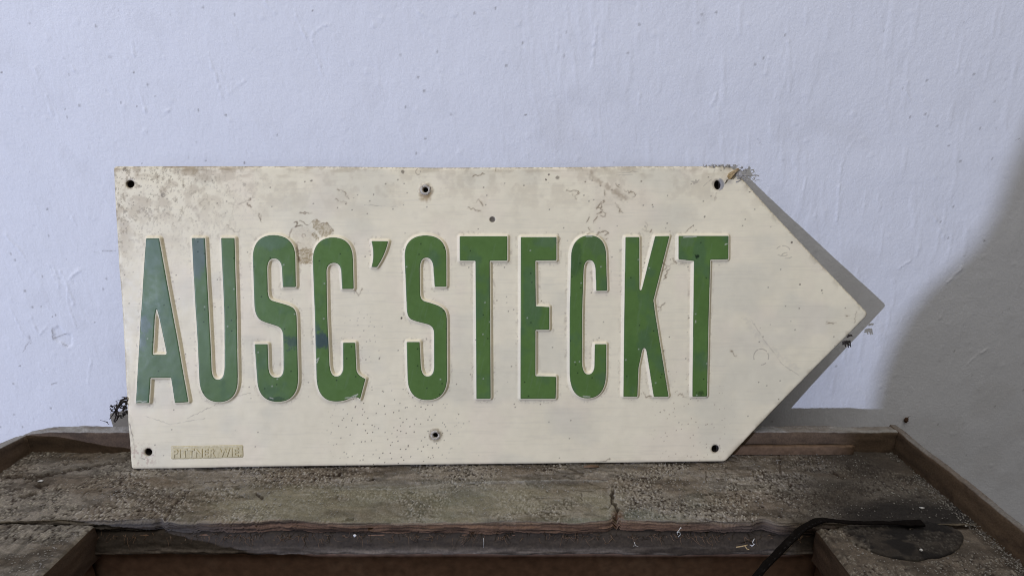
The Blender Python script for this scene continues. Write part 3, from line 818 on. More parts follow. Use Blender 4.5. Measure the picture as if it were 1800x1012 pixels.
def pressed(text, u0, v0, u1, hpx, parent):
    tc = bpy.data.curves.new("lettering", 'FONT')
    tc.body = text
    tc.size = 1
    tc.extrude = 0.035
    tc.bevel_depth = 0.028
    tc.bevel_resolution = 2
    tc.resolution_u = 4
    tc.space_character = 1.12
    to = bpy.data.objects.new("lettering", tc)
    COL.objects.link(to)
    dg = bpy.context.evaluated_depsgraph_get()
    me = bpy.data.meshes.new_from_object(to.evaluated_get(dg))
    bpy.data.objects.remove(to)
    me.name = "lettering"
    co = np.empty(len(me.vertices) * 3, np.float32)
    me.vertices.foreach_get("co", co)
    co = co.reshape(-1, 3)
    w = co[:, 0].max() - co[:, 0].min()
    p0, p1 = on_sign(np.array([u0, u1]), np.array([v0, v0 - 2.2]))
    h0 = on_sign(np.array([u0]), np.array([v0 - hpx]))[0]
    d = (p1 - p0) / w
    e = (h0 - p0) / 0.73
    P2 = p0 + (co[:, :1] - co[:, 0].min()) * d + co[:, 1:2] * e
    zz = sheet_z(P2) + 0.00035 + (co[:, 2] + 0.005) * 0.0075
    me.vertices.foreach_set("co", np.stack([P2[:, 0], P2[:, 1], zz], -1).astype(np.float32).ravel())
    me.update()
    for p in me.polygons:
        p.use_smooth = True
    return link("lettering", me, M_tape, parent)
pressed("PITTNER WIE.", 305.5, 803.2, 424.0, 15.0, tape)

# ------------------------------------------------------------------ the wooden box the sign stands on
box = empty("wooden_box", (0, -0.25, 0))
tag(box, "weathered dusty wooden box with raised rim carrying the arrow sign", "box")
def part(name, V, fs, m, paint=None):
    V = np.asarray(V) - np.array((0, -0.25, 0))
    return link(name, raw_mesh(name, V, fs, True, paint), m, box)
def bpart(name, a, b, w, h, m, **k):
    off = np.array((0, 0.25, 0))
    return board(name, np.array(a) + off, np.array(b) + off, w, h, m, box, **k)

XL, XR = -0.5020, 0.3985                    # inner faces of the rim
YB = -0.0605
RIMT = ZF + 0.0243                           # top of the rim
GREYDUST, BROWN, DARK = np.array((0.245, 0.214, 0.174)), np.array((0.110, 0.077, 0.048)), np.array((0.033, 0.022, 0.015))

def dusty(X, Y, seed, grey=1.0):
    """colour and relief of the crumbling dusty surface"""
    wx_, wy_ = X + 0.0012 * (vn(X * 300, Y * 300, seed + 30) - 0.5), Y + 0.0012 * (vn(X * 300, Y * 300, seed + 31) - 0.5)
    f1, idv = worley(wx_ * 430, wy_ * 390, seed)
    f2, id2 = worley(wx_ * 760, wy_ * 700, seed + 3)
    dens = ss(0.40, 0.56, fbm(X * 26, Y * 48, 4, seed + 5))
    rag = fbm(X * 260, Y * 330, 3, seed + 6)
    grain = (ss(0.60, 0.12, f1) * (0.25 + 0.75 * idv) * 0.65 + ss(0.6, 0.15, f2) * id2 * 0.35)
    lay = fbm(X * 14, Y * 45, 4, seed + 9)
    h = grain * (0.25 + 0.75 * dens) * 0.0016 + (rag - 0.5) * 0.0010 + (fbm(X * 60, Y * 150, 4, seed + 7) - 0.5) * 0.0016 + (fbm(X * 11, Y * 20, 3, seed + 8) - 0.5) * 0.003
    c = np.empty(X.shape + (3,))
    c[:] = BROWN
    k = np.clip(0.34 + 0.50 * ss(0.35, 0.62, lay) * grey + 0.10 * dens, 0, 1)[..., None]
    c = c * (1 - k) + GREYDUST * k
    c = c * (0.70 + 0.60 * rag)[..., None]
    c = c * (1 - 0.35 * ss(0.5, 0.62, fbm(X * 40, Y * 140, 3, seed + 13)))[..., None]
    dk = (ss(0.42, 0.72, f1) * (0.15 + 0.85 * dens) * ss(0.66, 0.46, rag))[..., None] * 0.95
    c = c * (1 - dk) + DARK * dk
    gk = (ss(0.50, 0.14, f1) * (0.08 + 0.92 * dens) * ss(0.50, 0.95, idv))[..., None] * 0.85
    c = c * (1 - gk) + np.array((0.42, 0.375, 0.30)) * gk
    gk = (ss(0.45, 0.15, f2) * (0.15 + 0.85 * dens) * ss(0.80, 1.0, id2))[..., None] * 0.8
    c = c * (1 - gk) + np.array((0.52, 0.48, 0.40)) * gk
    hole, hid = worley(X * 24 + 0.3 * rag, Y * 60 + 0.3 * rag, seed + 17)          # small ragged pits, longer than wide
    pk = ss(0.11, 0.05, hole + 0.10 * (rag - 0.5)) * (hid > 0.74)
    c = c * (1 - 0.85 * pk[..., None]) + DARK * 0.85 * pk[..., None]
    cr = ss(0.022, 0.0, np.abs(fbm(X * 22, Y * 70, 3, seed + 19) - 0.5)) * ss(0.50, 0.62, fbm(X * 18, Y * 18, 3, seed + 20))
    c = c * (1 - 0.6 * cr[..., None]) + DARK * 0.6 * cr[..., None]
    h = h - pk * 0.0014 - cr * 0.0008
    return c, h

# --- the long plank: top, broken front edge, underside in one sheet
xs = np.arange(XL - 0.002, XR + 0.003, 0.0007)
ytop = np.arange(0, 0.101, 0.0007)                                  # distance in front of the back rim
nfront = 18
PTHK = 0.0125
rows_t = len(ytop)
UX = np.tile(xs, (rows_t + nfront + 3, 1))
yf = -0.1578 - 0.0035 * ss(0.12, 0.30, xs) + 0.0012 * (fbm(xs * 60, xs * 0, 4, 141) - 0.5) * 2 + 0.0016 * (fbm(xs * 9, xs * 0, 3, 142) - 0.5)
# bites out of the front edge
for xc, wd, dp in ((on_z(280, 911, ZF)[0], 0.004, 0.003), (on_z(1084, 912, ZF)[0], 0.006, 0.004), (on_z(1345, 918, ZF)[0], 0.007, 0.003), (on_z(480, 911, ZF)[0], 0.01, 0.001)):
    yf = yf + dp * np.exp(-((xs - xc) / wd) ** 2)
Y = np.empty_like(UX); Zz = np.empty_like(UX)
for r in range(rows_t):
    Y[r] = YB + 0.001 + (yf - YB - 0.001) * (r / (rows_t - 1))
    Zz[r] = ZF - 0.0006
c, h = dusty(UX, Y, 150)
U_, V_ = to_px(np.stack([UX, Y, np.full_like(UX, ZF)], -1))
# faded green-beige paint in the middle of the plank
gb = ss(290, 420, U_ + 0.9 * (V_ - 880)) * ss(1120, 1060, U_) * ss(842, 868, V_ + 10 * (fbm(UX * 30, Y * 60, 3, 152) - 0.5) + 6 * ss(640, 300, U_)) * (0.45 + 0.55 * ss(0.38, 0.6, fbm(UX * 20, Y * 50, 4, 153)))
c = c * (1 - 0.50 * gb[..., None]) + np.array((0.29, 0.265, 0.18)) * 0.50 * gb[..., None]
gb2 = ss(380, 1150, U_) * ss(1300, 1150, U_) * ss(836, 862, V_) * ss(0.45, 0.65, fbm(UX * 16, Y * 30, 3, 154))
c = c * (1 - 0.35 * gb2[..., None]) + np.array((0.16, 0.18, 0.135)) * 0.35 * gb2[..., None]
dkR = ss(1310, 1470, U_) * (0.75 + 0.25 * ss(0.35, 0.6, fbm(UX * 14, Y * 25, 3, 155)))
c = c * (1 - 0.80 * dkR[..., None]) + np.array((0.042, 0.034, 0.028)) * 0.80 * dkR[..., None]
st_ = ss(1.25, 0.55, np.hypot((U_ - 1600) / 135, (V_ - 912) / 38) + 0.5 * (fbm(UX * 50, Y * 70, 4, 157) - 0.5)) * 0.88
c = c * (1 - st_[..., None]) + np.array((0.020, 0.017, 0.0155)) * st_[..., None]
# torn felt line, cracks
def crack(pts, w, depth, col_k=0.9):
    global h, c
    m = lines_mask(U_, V_, [pts], w, 5.0, False)
    h -= m * depth
    c = c * (1 - col_k * m[..., None]) + np.array((0.030, 0.018, 0.012)) * col_k * m[..., None]
crack([(1077, 862), (1075, 876), (1081, 886), (1085, 893), (1083, 905), (1088, 915)], 4.2, 0.0035)
fk = ss(16, 4, np.hypot((U_ - 1085) * 0.9, (V_ - 909) * 0.8)) * ss(0.4, 0.55, fbm(UX * 200, Y * 200, 3, 158))
c = c * (1 - 0.8 * fk[..., None]) + np.array((0.13, 0.065, 0.038)) * 0.8 * fk[..., None]
crack([(1079, 905), (1094, 918)], 6, 0.002, 0.7)
crack([(1084, 893), (1076, 884), (1070, 888)], 2.5, 0.001, 0.7)
crack([(290, 912), (300, 893), (318, 872), (340, 851)], 2.2, 0.0012, 0.7)
crack([(10, 838), (60, 838), (120, 828), (170, 818), (222, 808)], 3.6, 0.0024, 0.85)
crack([(1370, 790), (1372, 830), (1392, 855)], 3.0, 0.0012, 0.6)
crack([(1240, 825), (1243, 846)], 1.8, 0.001, 0.7)
crack([(1020, 862), (1023, 875)], 1.8, 0.001, 0.7)
crack([(45, 846), (58, 844), (70, 843)], 3.6, 0.003); crack([(64, 853.5), (83, 852.5)], 4.2, 0.003); crack([(35, 871), (48, 869), (61, 867)], 4.6, 0.003); crack([(200, 866), (212, 864)], 4.0, 0.002); crack([(112, 815), (122, 814)], 3.4, 0.002); crack([(450, 868), (462, 874)], 3, 0.002, 0.8); crack([(330, 847), (420, 842)], 1.4, 0.0008, 0.6)
crack([(1467, 832), (1475, 838), (1484, 839)], 3.0, 0.002); crack([(1544, 860), (1557, 867)], 2.6, 0.002)
stp = ss(0, 1.2, (V_ - (848 + 8 * ss(740, 560, U_) - 3 * ss(800, 1000, U_) - 2 * ss(1000, 1070, U_)) + 2 * (vn(UX * 120, Y * 0, 156) - 0.5))) * ss(560, 600, U_) * ss(1076, 1066, U_)
h -= stp * 0.0009                                                    # lower layer where the covering has peeled
ridge2 = lines_mask(U_, V_, [[(585, 857), (700, 857), (760, 852), (830, 848), (900, 845), (1000, 843), (1068, 845)]], 1.8, 2, True)
c = c * (1 - 0.5 * ridge2[..., None]) + np.array((0.36, 0.34, 0.29)) * 0.5 * ridge2[..., None]
h += ridge2 * 0.0006
under = ss(-0.0815, -0.0895, Y) 
Zz[:rows_t] += h[:rows_t] * 1.0
# the sign's foot rests on the surface: keep the relief just under it
# rounded, splintered front edge in red-brown broken wood
fz = np.linspace(0, 1, nfront)
for i in range(nfront):
    r = rows_t + i
    t = (i + 1) / nfront
    lay = fbm(xs * 22, np.full_like(xs, t * 9.0), 4, 161) - 0.5
    splint = fbm(xs * 60, np.full_like(xs, t * 11.0), 3, 162) - 0.5
    Y[r] = yf - 0.0016 * sin(min(t * 2.2, 1) * pi / 2) + 0.0030 * t * t + 0.0050 * lay + 0.0030 * splint
    Zz[r] = Zz[rows_t - 1] - PTHK * t
    red = np.array((0.165, 0.098, 0.060)) * (0.75 + 0.7 * (fbm(xs * 60, np.full_like(xs, t * 14.0), 3, 163)[:, None] - 0.5) * 2 * 0.6 + 0.25)
    w = ss(300, 480, to_px(np.stack([xs, yf, np.full_like(xs, ZF)], -1))[0])[:, None]
    w = w * (1 - 0.7 * ss(1150, 1360, to_px(np.stack([xs, yf, np.full_like(xs, ZF)], -1))[0])[:, None])
    base = np.array((0.10, 0.085, 0.07)) * (1 - w) + red * w
    pale = ss(0.30, 0.0, t) * 0.7
    base = base * (1 - 0.75 * ss(0.09, 0.03, np.abs(t - 0.70 + 0.25 * lay))[:, None])
    base = base * (1 - pale) + np.array((0.26, 0.215, 0.15)) * pale
    gap = ss(0.55, 0.66, fbm(xs * 14, np.full_like(xs, t * 9.0), 3, 164))[:, None]
    c[r] = base * (1 - 0.8 * gap) + DARK * 0.8 * gap
for i in range(3):
    r = rows_t + nfront + i
    Y[r] = Y[rows_t + nfront - 1] + (0.004, 0.03, 0.09)[i]
    Zz[r] = Zz[rows_t + nfront - 1] - 0.0003
    c[r] = DARK
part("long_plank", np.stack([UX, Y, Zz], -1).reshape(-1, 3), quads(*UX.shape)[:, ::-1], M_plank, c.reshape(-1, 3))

# --- the two side planks coming forward
def side_plank(x0, x1, y0, y1, zt, seed, dark, inner):
    xs = np.arange(x0, x1 + 0.0004, 0.0009)
    ys = np.concatenate([np.arange(y0, -0.245, -0.0009), np.linspace(-0.25, y1, 40)])
    X, Y = np.meshgrid(xs, ys)
    c, h = dusty(X, Y, seed, 1.1)
    c = c * (1 - 0.25 * ss(0.45, 0.6, fbm(X * 130, Y * 10, 3, seed + 3)))[..., None]      # grain runs forward
    c = c * (1 - dark) + np.array((0.065, 0.052, 0.042)) * dark
    d_in = (x1 - X) if inner > 0 else (X - x0)
    d_end = y0 - Y
    h = h * np.clip(d_in / 0.003, 0.2, 1) - 0.0022 * np.clip(1 - d_in / 0.0028, 0, 1) ** 2 - 0.0016 * np.clip(1 - d_end / 0.002, 0, 1) ** 2
    bite = ss(0.62, 0.72, fbm(Y * 45, X * 20, 3, seed + 4)) * np.clip(1 - d_in / 0.006, 0, 1)
    h = h - bite * 0.004
    Z = zt + h
    c = c * (1 - 0.5 * bite[..., None]) + BROWN * 0.5 * bite[..., None]
    nr, nc = X.shape
    V = np.stack([X, Y, Z], -1).reshape(-1, 3)
    Fq = quads(nr, nc)[:, ::-1]
    # inner side face
    col = nc - 1 if inner > 0 else 0
    depth = np.linspace(0, 0.032, 14)
    SV, SC = [], []
    for dz in depth:
        e = np.stack([X[:, col], Y[:, col], Z[:, col]], -1).copy()
        e[:, 2] -= dz
        e[:, 0] += (0.0012 * (fbm(e[:, 1] * 50, np.full(nr, dz * 120), 3, seed + 6) - 0.5) * 2) * min(1, dz / 0.004) - inner * 0.002 * min(1, dz / 0.03)
        SV.append(e)
        k = fbm(e[:, 1] * 26, np.full(nr, dz * 200.), 4, seed + 8)[:, None]
        SC.append(np.array((0.055, 0.038, 0.027)) * (1 - k) + np.array((0.16, 0.105, 0.07)) * k)
    o = len(V)
    SVa = np.concatenate(SV)
    Fs = quads(len(depth), nr) + o
    if inner > 0:
        Fs = Fs[:, ::-1]
    # end face against the long plank
    ev = np.stack([X[0], Y[0], Z[0]], -1)
    eb = ev.copy(); eb[:, 2] -= 0.02
    o2 = o + len(SVa)
    Fe = quads(2, nc) + o2
    Vall = np.concatenate([V, SVa, ev, eb])
    Call = np.concatenate([c.reshape(-1, 3), np.concatenate(SC), np.tile(BROWN * 0.6, (2 * nc, 1))])
    return part("side_plank", Vall, [np.concatenate([Fq, Fs, Fe])], M_plank, Call)
XI_L, XI_R = -0.3600, 0.2590
side_plank(XL - 0.002, XI_L, -0.1600, -0.455, ZF - 0.0022, 170, 0.0, 1)
side_plank(XI_R, XR + 0.002, -0.1655, -0.455, ZF - 0.0016, 180, 0.35, -1)

# --- rims
rh = 0.060
def rim(a, b, seed, x_dir, rw=0.0130, dust=(0.30, 0.28, 0.25), chamfer=0.0):
    """board with dust on top; a,b give the inner upper line"""
    a, b = np.array(a, float), np.array(b, float)
    n = int(np.linalg.norm(b - a) / 0.002)
    t = np.linspace(0, 1, n + 1)
    prof = []
    for p0, p1, k in (((0, -rh), (0, -0.0011), 18), ((0, -0.0011), (0.0005, -0.0002), 2), ((0.0005, -0.0002), (0.0016, 0), 2), ((0.0016, 0), (rw - 0.0025, 0), 7), ((rw - 0.0025, 0), (rw, -0.0025), 4), ((rw, -0.0025), (rw, -rh), 6)):
        for j in range(k):
            prof.append((p0[0] + (p1[0] - p0[0]) * j / k, p0[1] + (p1[1] - p0[1]) * j / k))
    prof.append((rw, -rh))
    prof = np.array(prof)
    d = (b - a) / np.linalg.norm(b - a)
    out = np.array(x_dir, float)
    G = a + (b - a) * t[:, None, None] + out * prof[None, :, :1] + np.array((0, 0, 1.0)) * prof[None, :, 1:2]
    L = np.linalg.norm(b - a)
    S = np.broadcast_to((t * L)[:, None], G.shape[:2])
    Q = np.broadcast_to((prof[:, 0] - prof[:, 1])[None], G.shape[:2])
    topm = np.broadcast_to((prof[:, 1] > -0.0045)[None] * 1.0, G.shape[:2])
    w = (fbm(S * 70, Q * 260, 4, seed) - 0.5)
    G = G + out * (w * 0.0016)[..., None]
    G[..., 2] += topm * ((fbm(S * 22, Q * 40, 4, seed + 1) - 0.60) * 0.0030 + (fbm(S * 300, Q * 300, 2, seed + 2) - 0.5) * 0.0008)
    G[..., 2] -= chamfer * topm * np.clip(1 - S / 0.034, 0, 1) ** 1.3 * (0.6 + 0.4 * np.clip(np.broadcast_to(prof[:, 0] / rw, G.shape[:2]), 0, 1))
    k = np.broadcast_to(ss(-0.0012, -0.0001, prof[:, 1])[None], G.shape[:2]) * (0.55 + 0.45 * ss(0.35, 0.6, fbm(S * 40, Q * 120, 3, seed + 3)))
    g = fbm(S * 18, Q * 190, 4, seed + 4)
    wood = np.array((0.060, 0.040, 0.027)) * (1 - g[..., None]) + np.array((0.185, 0.125, 0.08)) * g[..., None]
    scuff = ss(0.6, 0.75, fbm(S * 50, Q * 150, 3, seed + 6))[..., None] * 0.5
    wood = wood * (1 - scuff) + np.array((0.045, 0.03, 0.022)) * scuff
    cc = wood * (1 - k[..., None]) + np.array(dust) * k[..., None] * (0.75 + 0.5 * fbm(S * 160, Q * 300, 3, seed + 5)[..., None])
    nr, nc = S.shape
    Fq = quads(nr, nc)
    if np.dot(np.cross(d, out), (0, 0, 1)) > 0:
        Fq = Fq[:, ::-1]
    Vv = G.reshape(-1, 3)
    caps = [np.array([list(range(nc))]), np.array([list(range((nr - 1) * nc, nr * nc))[::-1]])]
    return part("rim_board", Vv, [Fq] + caps, M_rimtop, cc.reshape(-1, 3))
rim((XL - 0.004, YB, RIMT), (XR + 0.0005, YB, RIMT), 200, (0, 1, 0), chamfer=0.0065)
rim((XL, YB + 0.0005, RIMT - 0.0006), (XL, -0.47, RIMT - 0.0006), 210, (-1, 0, 0), chamfer=0.0055)
rim((XR, YB + 0.0125, RIMT + 0.0005), (XR - 0.004, -0.47, RIMT + 0.0005), 220, (1, 0, 0), 0.0085, (0.20, 0.18, 0.16))
bpart("front_board", (XL - 0.01, -0.4785, ZF - 0.004), (XR + 0.008, -0.4785, ZF - 0.004), 0.014, 0.055, M_rim, seed=4)
bpart("front_plank", (XL + 0.001, -0.4575, ZF - 0.012), (XR - 0.005, -0.4575, ZF - 0.012), 0.024, 0.014, M_rim, seed=6)
# strip added in pale brown for the lit band at the back rim's foot
p0, p1 = on_y(1180, 782, YB), on_y(1497, 784, YB)
bpart("lit_band_strip", (p0[0], YB - 0.0028, ZF + 0.0045), (p1[0], YB - 0.0028, ZF + 0.0047), 0.0040, 0.0105, M_strip, r=0.001, wob=0.0005, seed=9)

# --- rail under the broken edge, inner walls
xs = np.arange(XI_L - 0.004, XI_R + 0.006, 0.0012)
prof = [(-0.150, -0.0135)]
for k in range(14):
    t = k / 13
    prof.append((-0.1575 - 0.0072 * sin(t * pi / 2), -0.0138 - 0.0160 * t - 0.0006 * sin(t * pi)))
prof += [(-0.1645, -0.0300), (-0.158, -0.0305)]
prof = np.array(prof)
X, Ii = np.meshgrid(xs, np.arange(len(prof)), indexing='ij')
Yr = prof[Ii, 0] + (fbm(X * 90, Ii * 0.7, 4, 231) - 0.5) * 0.0024
Zr = ZF + prof[Ii, 1] + (fbm(X * 30, Ii * 0.2, 3, 232) - 0.5) * 0.0022
tt = Ii / (len(prof) - 1)
rc = np.array((0.050, 0.038, 0.028)) + (np.array((0.165, 0.135, 0.108)) - np.array((0.050, 0.038, 0.028))) * (ss(0.45, 0.80, tt) * ss(0.30, 0.55, fbm(X * 22, tt * 6, 4, 233)))[..., None]  # shaded upper part and lit lower part put into the rail colour
rc *= (0.7 + 0.6 * fbm(X * 120, tt * 40, 3, 234))[..., None]
lt = (ss(0.88, 0.93, tt) * ss(1.0, 0.96, tt))[..., None] * 0.4
rc = rc * (1 - lt) + np.array((0.22, 0.165, 0.115)) * lt
part("rail", np.stack([X, Yr, Zr], -1).reshape(-1, 3), quads(*X.shape), M_rail, rc.reshape(-1, 3))
bpart("inner_wall", (XI_L - 0.02, -0.1535, ZF - 0.15), (XI_R + 0.02, -0.1535, ZF - 0.15), 0.010, 0.270, M_inner, seed=11, step=0.012, wob=0.0008)
bpart("inner_wall", (XI_L - 0.012, -0.165, ZF - 0.157), (XI_L - 0.012, -0.46, ZF - 0.157), 0.010, 0.250, M_inner, seed=12, step=0.012)
bpart("inner_wall", (XI_R + 0.012, -0.165, ZF - 0.157), (XI_R + 0.012, -0.46, ZF - 0.157), 0.010, 0.250, M_inner, seed=13, step=0.012)
bpart("box_bottom", (XL + 0.01, -0.27, ZF - 0.30), (XR - 0.01, -0.27, ZF - 0.30), 0.40, 0.014, M_inner, seed=14, step=0.02)
# outer walls down to the ground
HB = ZF - 0.036
for a, b in (((XL - 0.004, -0.0535, HB / 2), (XR + 0.004, -0.0535, HB / 2)), ((XL - 0.004, -0.476, HB / 2), (XR + 0.004, -0.476, HB / 2))):
    bpart("outer_wall", a, b, 0.012, HB - 0.003, M_rim, seed=15, step=0.02, wob=0.0005)
for x in (XL - 0.006, XR + 0.006):
    bpart("outer_wall", (x, -0.0605, HB / 2), (x, -0.469, HB / 2), 0.012, HB - 0.003, M_rim, seed=16, step=0.02, wob=0.0005)

# --- loose grit on the planks (nobody could count it)
OCT = np.array([(1, 0, 0), (-1, 0, 0), (0, 1, 0), (0, -1, 0), (0, 0, 1), (0, 0, -1)], float)
OF = np.array([(0, 2, 4), (2, 1, 4), (1, 3, 4), (3, 0, 4), (2, 0, 5), (1, 2, 5), (3, 1, 5), (0, 3, 5)])
def grit(name, n, x0, x1, y0, y1, z, smin, smax, seed, m, thr=0.5):
    r = np.random.default_rng(seed)
    x, y = r.uniform(x0, x1, n * 3), r.uniform(y0, y1, n * 3)
    keep = fbm(x * 24, y * 34, 4, 155 if z > ZF - 0.001 else seed) > thr * r.uniform(0.6, 1.3, n * 3)
    x, y = x[keep][:n], y[keep][:n]
    n = len(x)
    s = smin + (smax - smin) * r.uniform(0, 1, (n, 1, 1)) ** 2.5 * r.uniform(0.5, 1.3, (n, 6, 1))
    V = OCT[None] * s * np.array((1.2, 1, 0.7)) + np.stack([x, y, z + 0.0004 + r.uniform(-0.0006, 0.0008, n)], -1)[:, None]
    Fa = (OF[None] + (np.arange(n) * 6)[:, None, None]).reshape(-1, 3)
    V = V.reshape(-1, 3) - np.array((0, -0.25, 0))
    o = link(name, raw_mesh(name, V, Fa, False), m, box)
    o["kind"] = "stuff"
    return o
grit("plank_grit", 2600, XL + 0.003, XR - 0.003, -0.157, YB - 0.003, ZF, 0.0003, 0.0008, 1, M_grit)
grit("plank_grit", 900, XL + 0.003, XI_L - 0.004, -0.26, -0.163, ZF - 0.0022, 0.00035, 0.0008, 2, M_grit)
grit("plank_grit", 900, XI_R + 0.004, XR - 0.003, -0.26, -0.168, ZF - 0.0016, 0.00035, 0.0008, 3, M_grit)
# dust in the angle at the foot of the right rim
grit("plank_grit", 900, XR - 0.012, XR - 0.001, -0.30, YB - 0.002, ZF, 0.0003, 0.0008, 4, M_grit, 0.3)
fz_parts = []
rf = np.random.default_rng(33)
for k in range(230):
    x = rf.uniform(XI_L + 0.004, XI_R - 0.004)
    big = rf.random() < 0.25
    p = np.array((x, rf.uniform(-0.1640, -0.1595), ZF - rf.uniform(0.0115, 0.0150)))
    fz_parts.append((p, (rf.normal(0, 0.6), rf.uniform(-0.7, 0.1), -0.6 - rf.random()), rf.uniform(0.0008, 0.0022) * (1.6 if big else 1), rf.uniform(0.00018, 0.00038)))

# ------------------------------------------------------------------ leather strap and patch
strap = empty("leather_strap", tuple(on_z(1560, 950, ZF)))
tag(strap, "old black leather strap with round dusty patch on right of box", "strap")
so = np.array(strap.location)
pts = []
for u, v, dz in ((1296, 1050, -0.022), (1330, 1012, -0.012), (1366, 972, -0.003), (1400, 938, 0.0035), (1424, 921, 0.0062), (1446, 914, 0.0066), (1475, 916, 0.0052), (1510, 918, 0.0045), (1550, 918.5, 0.0042), (1590, 919, 0.0042), (1622, 919, 0.0044)):
    pts.append(on_z(u, v, ZF + dz))
pts = np.array(pts)
fine = []
for i in range(len(pts) - 1):
    p_1, p0, p1, p2 = pts[max(i - 1, 0)], pts[i], pts[i + 1], pts[min(i + 2, len(pts) - 1)]
    for t in np.linspace(0, 1, 8, endpoint=False):
        fine.append(0.5 * ((2 * p0) + (-p_1 + p1) * t + (2 * p_1 - 5 * p0 + 4 * p1 - p2) * t * t + (-p_1 + 3 * p0 - 3 * p1 + p2) * t ** 3))
fine.append(pts[-1])
n = len(fine)
band = []
for i, p in enumerate(fine):
    k = i / (n - 1)
    w = 0.0029 - 0.0010 * ss(0.42, 0.60, k) + 0.0014 * ss(0.84, 0.92, k)
    band.append(w)
V, fs = sweep(fine, rrect(2.0, 0.62, 0.2, 2), band)
tw = np.repeat(np.linspace(0, 1, n), len(V) // n)
V = V + (np.stack([fbm(V[:, 0] * 200, V[:, 1] * 200, 3, 240 + i) for i in range(3)], -1) - 0.5) * 0.0012
band_o = link("band", raw_mesh("band", V - so, fs), M_strap, strap)
# stitches along the strap
st = []
for i in range(4, 40, 2):
    p = np.array(fine[i]); d = np.array(fine[i + 1]) - p
    s = np.cross(d / np.linalg.norm(d), (0, 0, 1))
    a = p + s * band[i] * 0.62 + np.array((0, 0, band[i] * 0.31))
    st.append(sweep([a - d * 0.2, a + np.array((0, 0, 0.0004)) + d * 0.15, a + d * 0.5], circ(0.00035, 5)))
V, fs = join(st)
o = link("stitching", raw_mesh("stitching", V - so, fs), M_disc, band_o)
o["kind"] = "stuff"
disc = path([(1474, 924), (1500, 915, 1560, 908, 1622, 914), (1668, 919, 1700, 930, 1694, 948), (1684, 970, 1640, 984, 1596, 982), (1546, 978, 1500, 958, 1474, 924)], 14)
disc = disc + 3.0 * np.stack([vn(disc[:, 0] * 0.06, disc[:, 1] * 0.06, 258) - 0.5, vn(disc[:, 0] * 0.06, disc[:, 1] * 0.06, 259) - 0.5], -1)
d3 = on_z(disc[:, 0], disc[:, 1], ZF + 0.001)[:, :2]
P2, F2, B2 = clip_grid([d3], 0.0009)
sd = -seg_dist(P2, [d3])
dc, dh = dusty(P2[:, 0], P2[:, 1], 190)
zz = ZF - 0.0004 + 0.0013 * np.sqrt(np.clip(sd / 0.009, 0, 1)) + dh * 0.8
pu = to_px(np.stack([P2[:, 0], P2[:, 1], zz], -1))
soot = np.clip(0.80 + 0.18 * ss(0.35, 0.55, fbm(P2[:, 0] * 60, P2[:, 1] * 90, 3, 255)), 0, 1) * (0.55 + 0.45 * ss(0.0, 0.007, sd + 0.008 * (pu[0] > 1530)))
dc = dc * (1 - soot[:, None]) + np.array((0.013, 0.011, 0.010)) * soot[:, None]
V3 = np.stack([P2[:, 0], P2[:, 1], zz], -1)
bi = np.unique(B2); n2 = len(P2)
sk = V3[bi].copy(); sk[:, 2] = ZF - 0.004
bx = np.full(n2, -1); bx[bi] = np.arange(len(bi)) + n2
link("round_patch", raw_mesh("round_patch", np.concatenate([V3, sk]) - so, np.concatenate([F2, np.stack([B2[:, 1], B2[:, 0], bx[B2[:, 0]], bx[B2[:, 1]]], -1)]), True, np.concatenate([dc, dc[bi]])), M_plank, strap)

# ------------------------------------------------------------------ small dry bits
def bit(name, parts, m, label, cat, at):
    V, fs = join(parts)
    at = np.array(at)
    o = link(name, raw_mesh(name, V - at, fs), m)
    o.location = at
    return tag(o, label, cat)
def hair(pts, r, taper=0.35, k=5):
    pts = np.array(pts, float)
    sc = np.linspace(1, taper, len(pts))
    return sweep(pts, circ(r, k), sc, True, up=(0.13, 0.9, 0.31))
def wander(p, d, n, step, turn, r):
    p, d = np.array(p, float), np.array(d, float)
    out = [p.copy()]
    for _ in range(n):
        d = d + r.normal(0, turn, 3); d /= np.linalg.norm(d)
        p = p + d * step
        out.append(p.copy())
    return out
V, fs = join([hair(wander(p, d, 4, l, 0.5, rf), t, 0.4, 3) for p, d, l, t in fz_parts])
o = link("edge_splinters", raw_mesh("edge_splinters", V - np.array((0, -0.25, 0)), fs), M_strip, box)
o["kind"] = "stuff"
r_ = np.random.default_rng(21)
# dark shrivelled stalks caught behind the left edge of the sign
yb = -0.072
c0 = on_y(205, 722, yb)
parts = []
for k in range(46):
    u, v = [(224, 706), (222, 702), (224, 714), (224, 724), (212, 712), (206, 722), (200, 720), (208, 728)][k % 8]
    p = on_y(u + r_.uniform(-4, 1), v + r_.uniform(-4, 4), yb + r_.uniform(-0.004, 0.004))
    parts.append(hair(wander(p, (r_.normal(-0.55, 0.5), 0, r_.normal(-0.35, 0.6)), 6, r_.uniform(0.0008, 0.0017), 0.55, r_), r_.uniform(0.0003, 0.0008), 0.4, 4))
for pl in ([(224, 706), (216, 705), (208, 714), (202, 722), (193, 736)], [(222, 700), (213, 703), (206, 718), (204, 730), (201, 741)], [(226, 722), (218, 725), (216, 731), (222, 727)], [(208, 730), (206, 736), (202, 742)], [(198, 715), (195, 712), (193, 715)]):
    parts.append(hair([on_y(u, v, yb + r_.uniform(-0.003, 0.003)) for u, v in pl], r_.uniform(0.0008, 0.0012), 0.4))
for u, v in ((207, 717), (211, 711), (203, 724), (219, 706), (220, 725), (217, 720)):
    p = on_y(u, v, yb)
    parts.append(sweep([p + np.array((-0.002, 0, -0.001)), p, p + np.array((0.002, 0.0005, 0.0012))], [(0.0016 * a, 0.0010 * b) for a, b in circ(1, 6)], [0.3, 1, 0.4]))
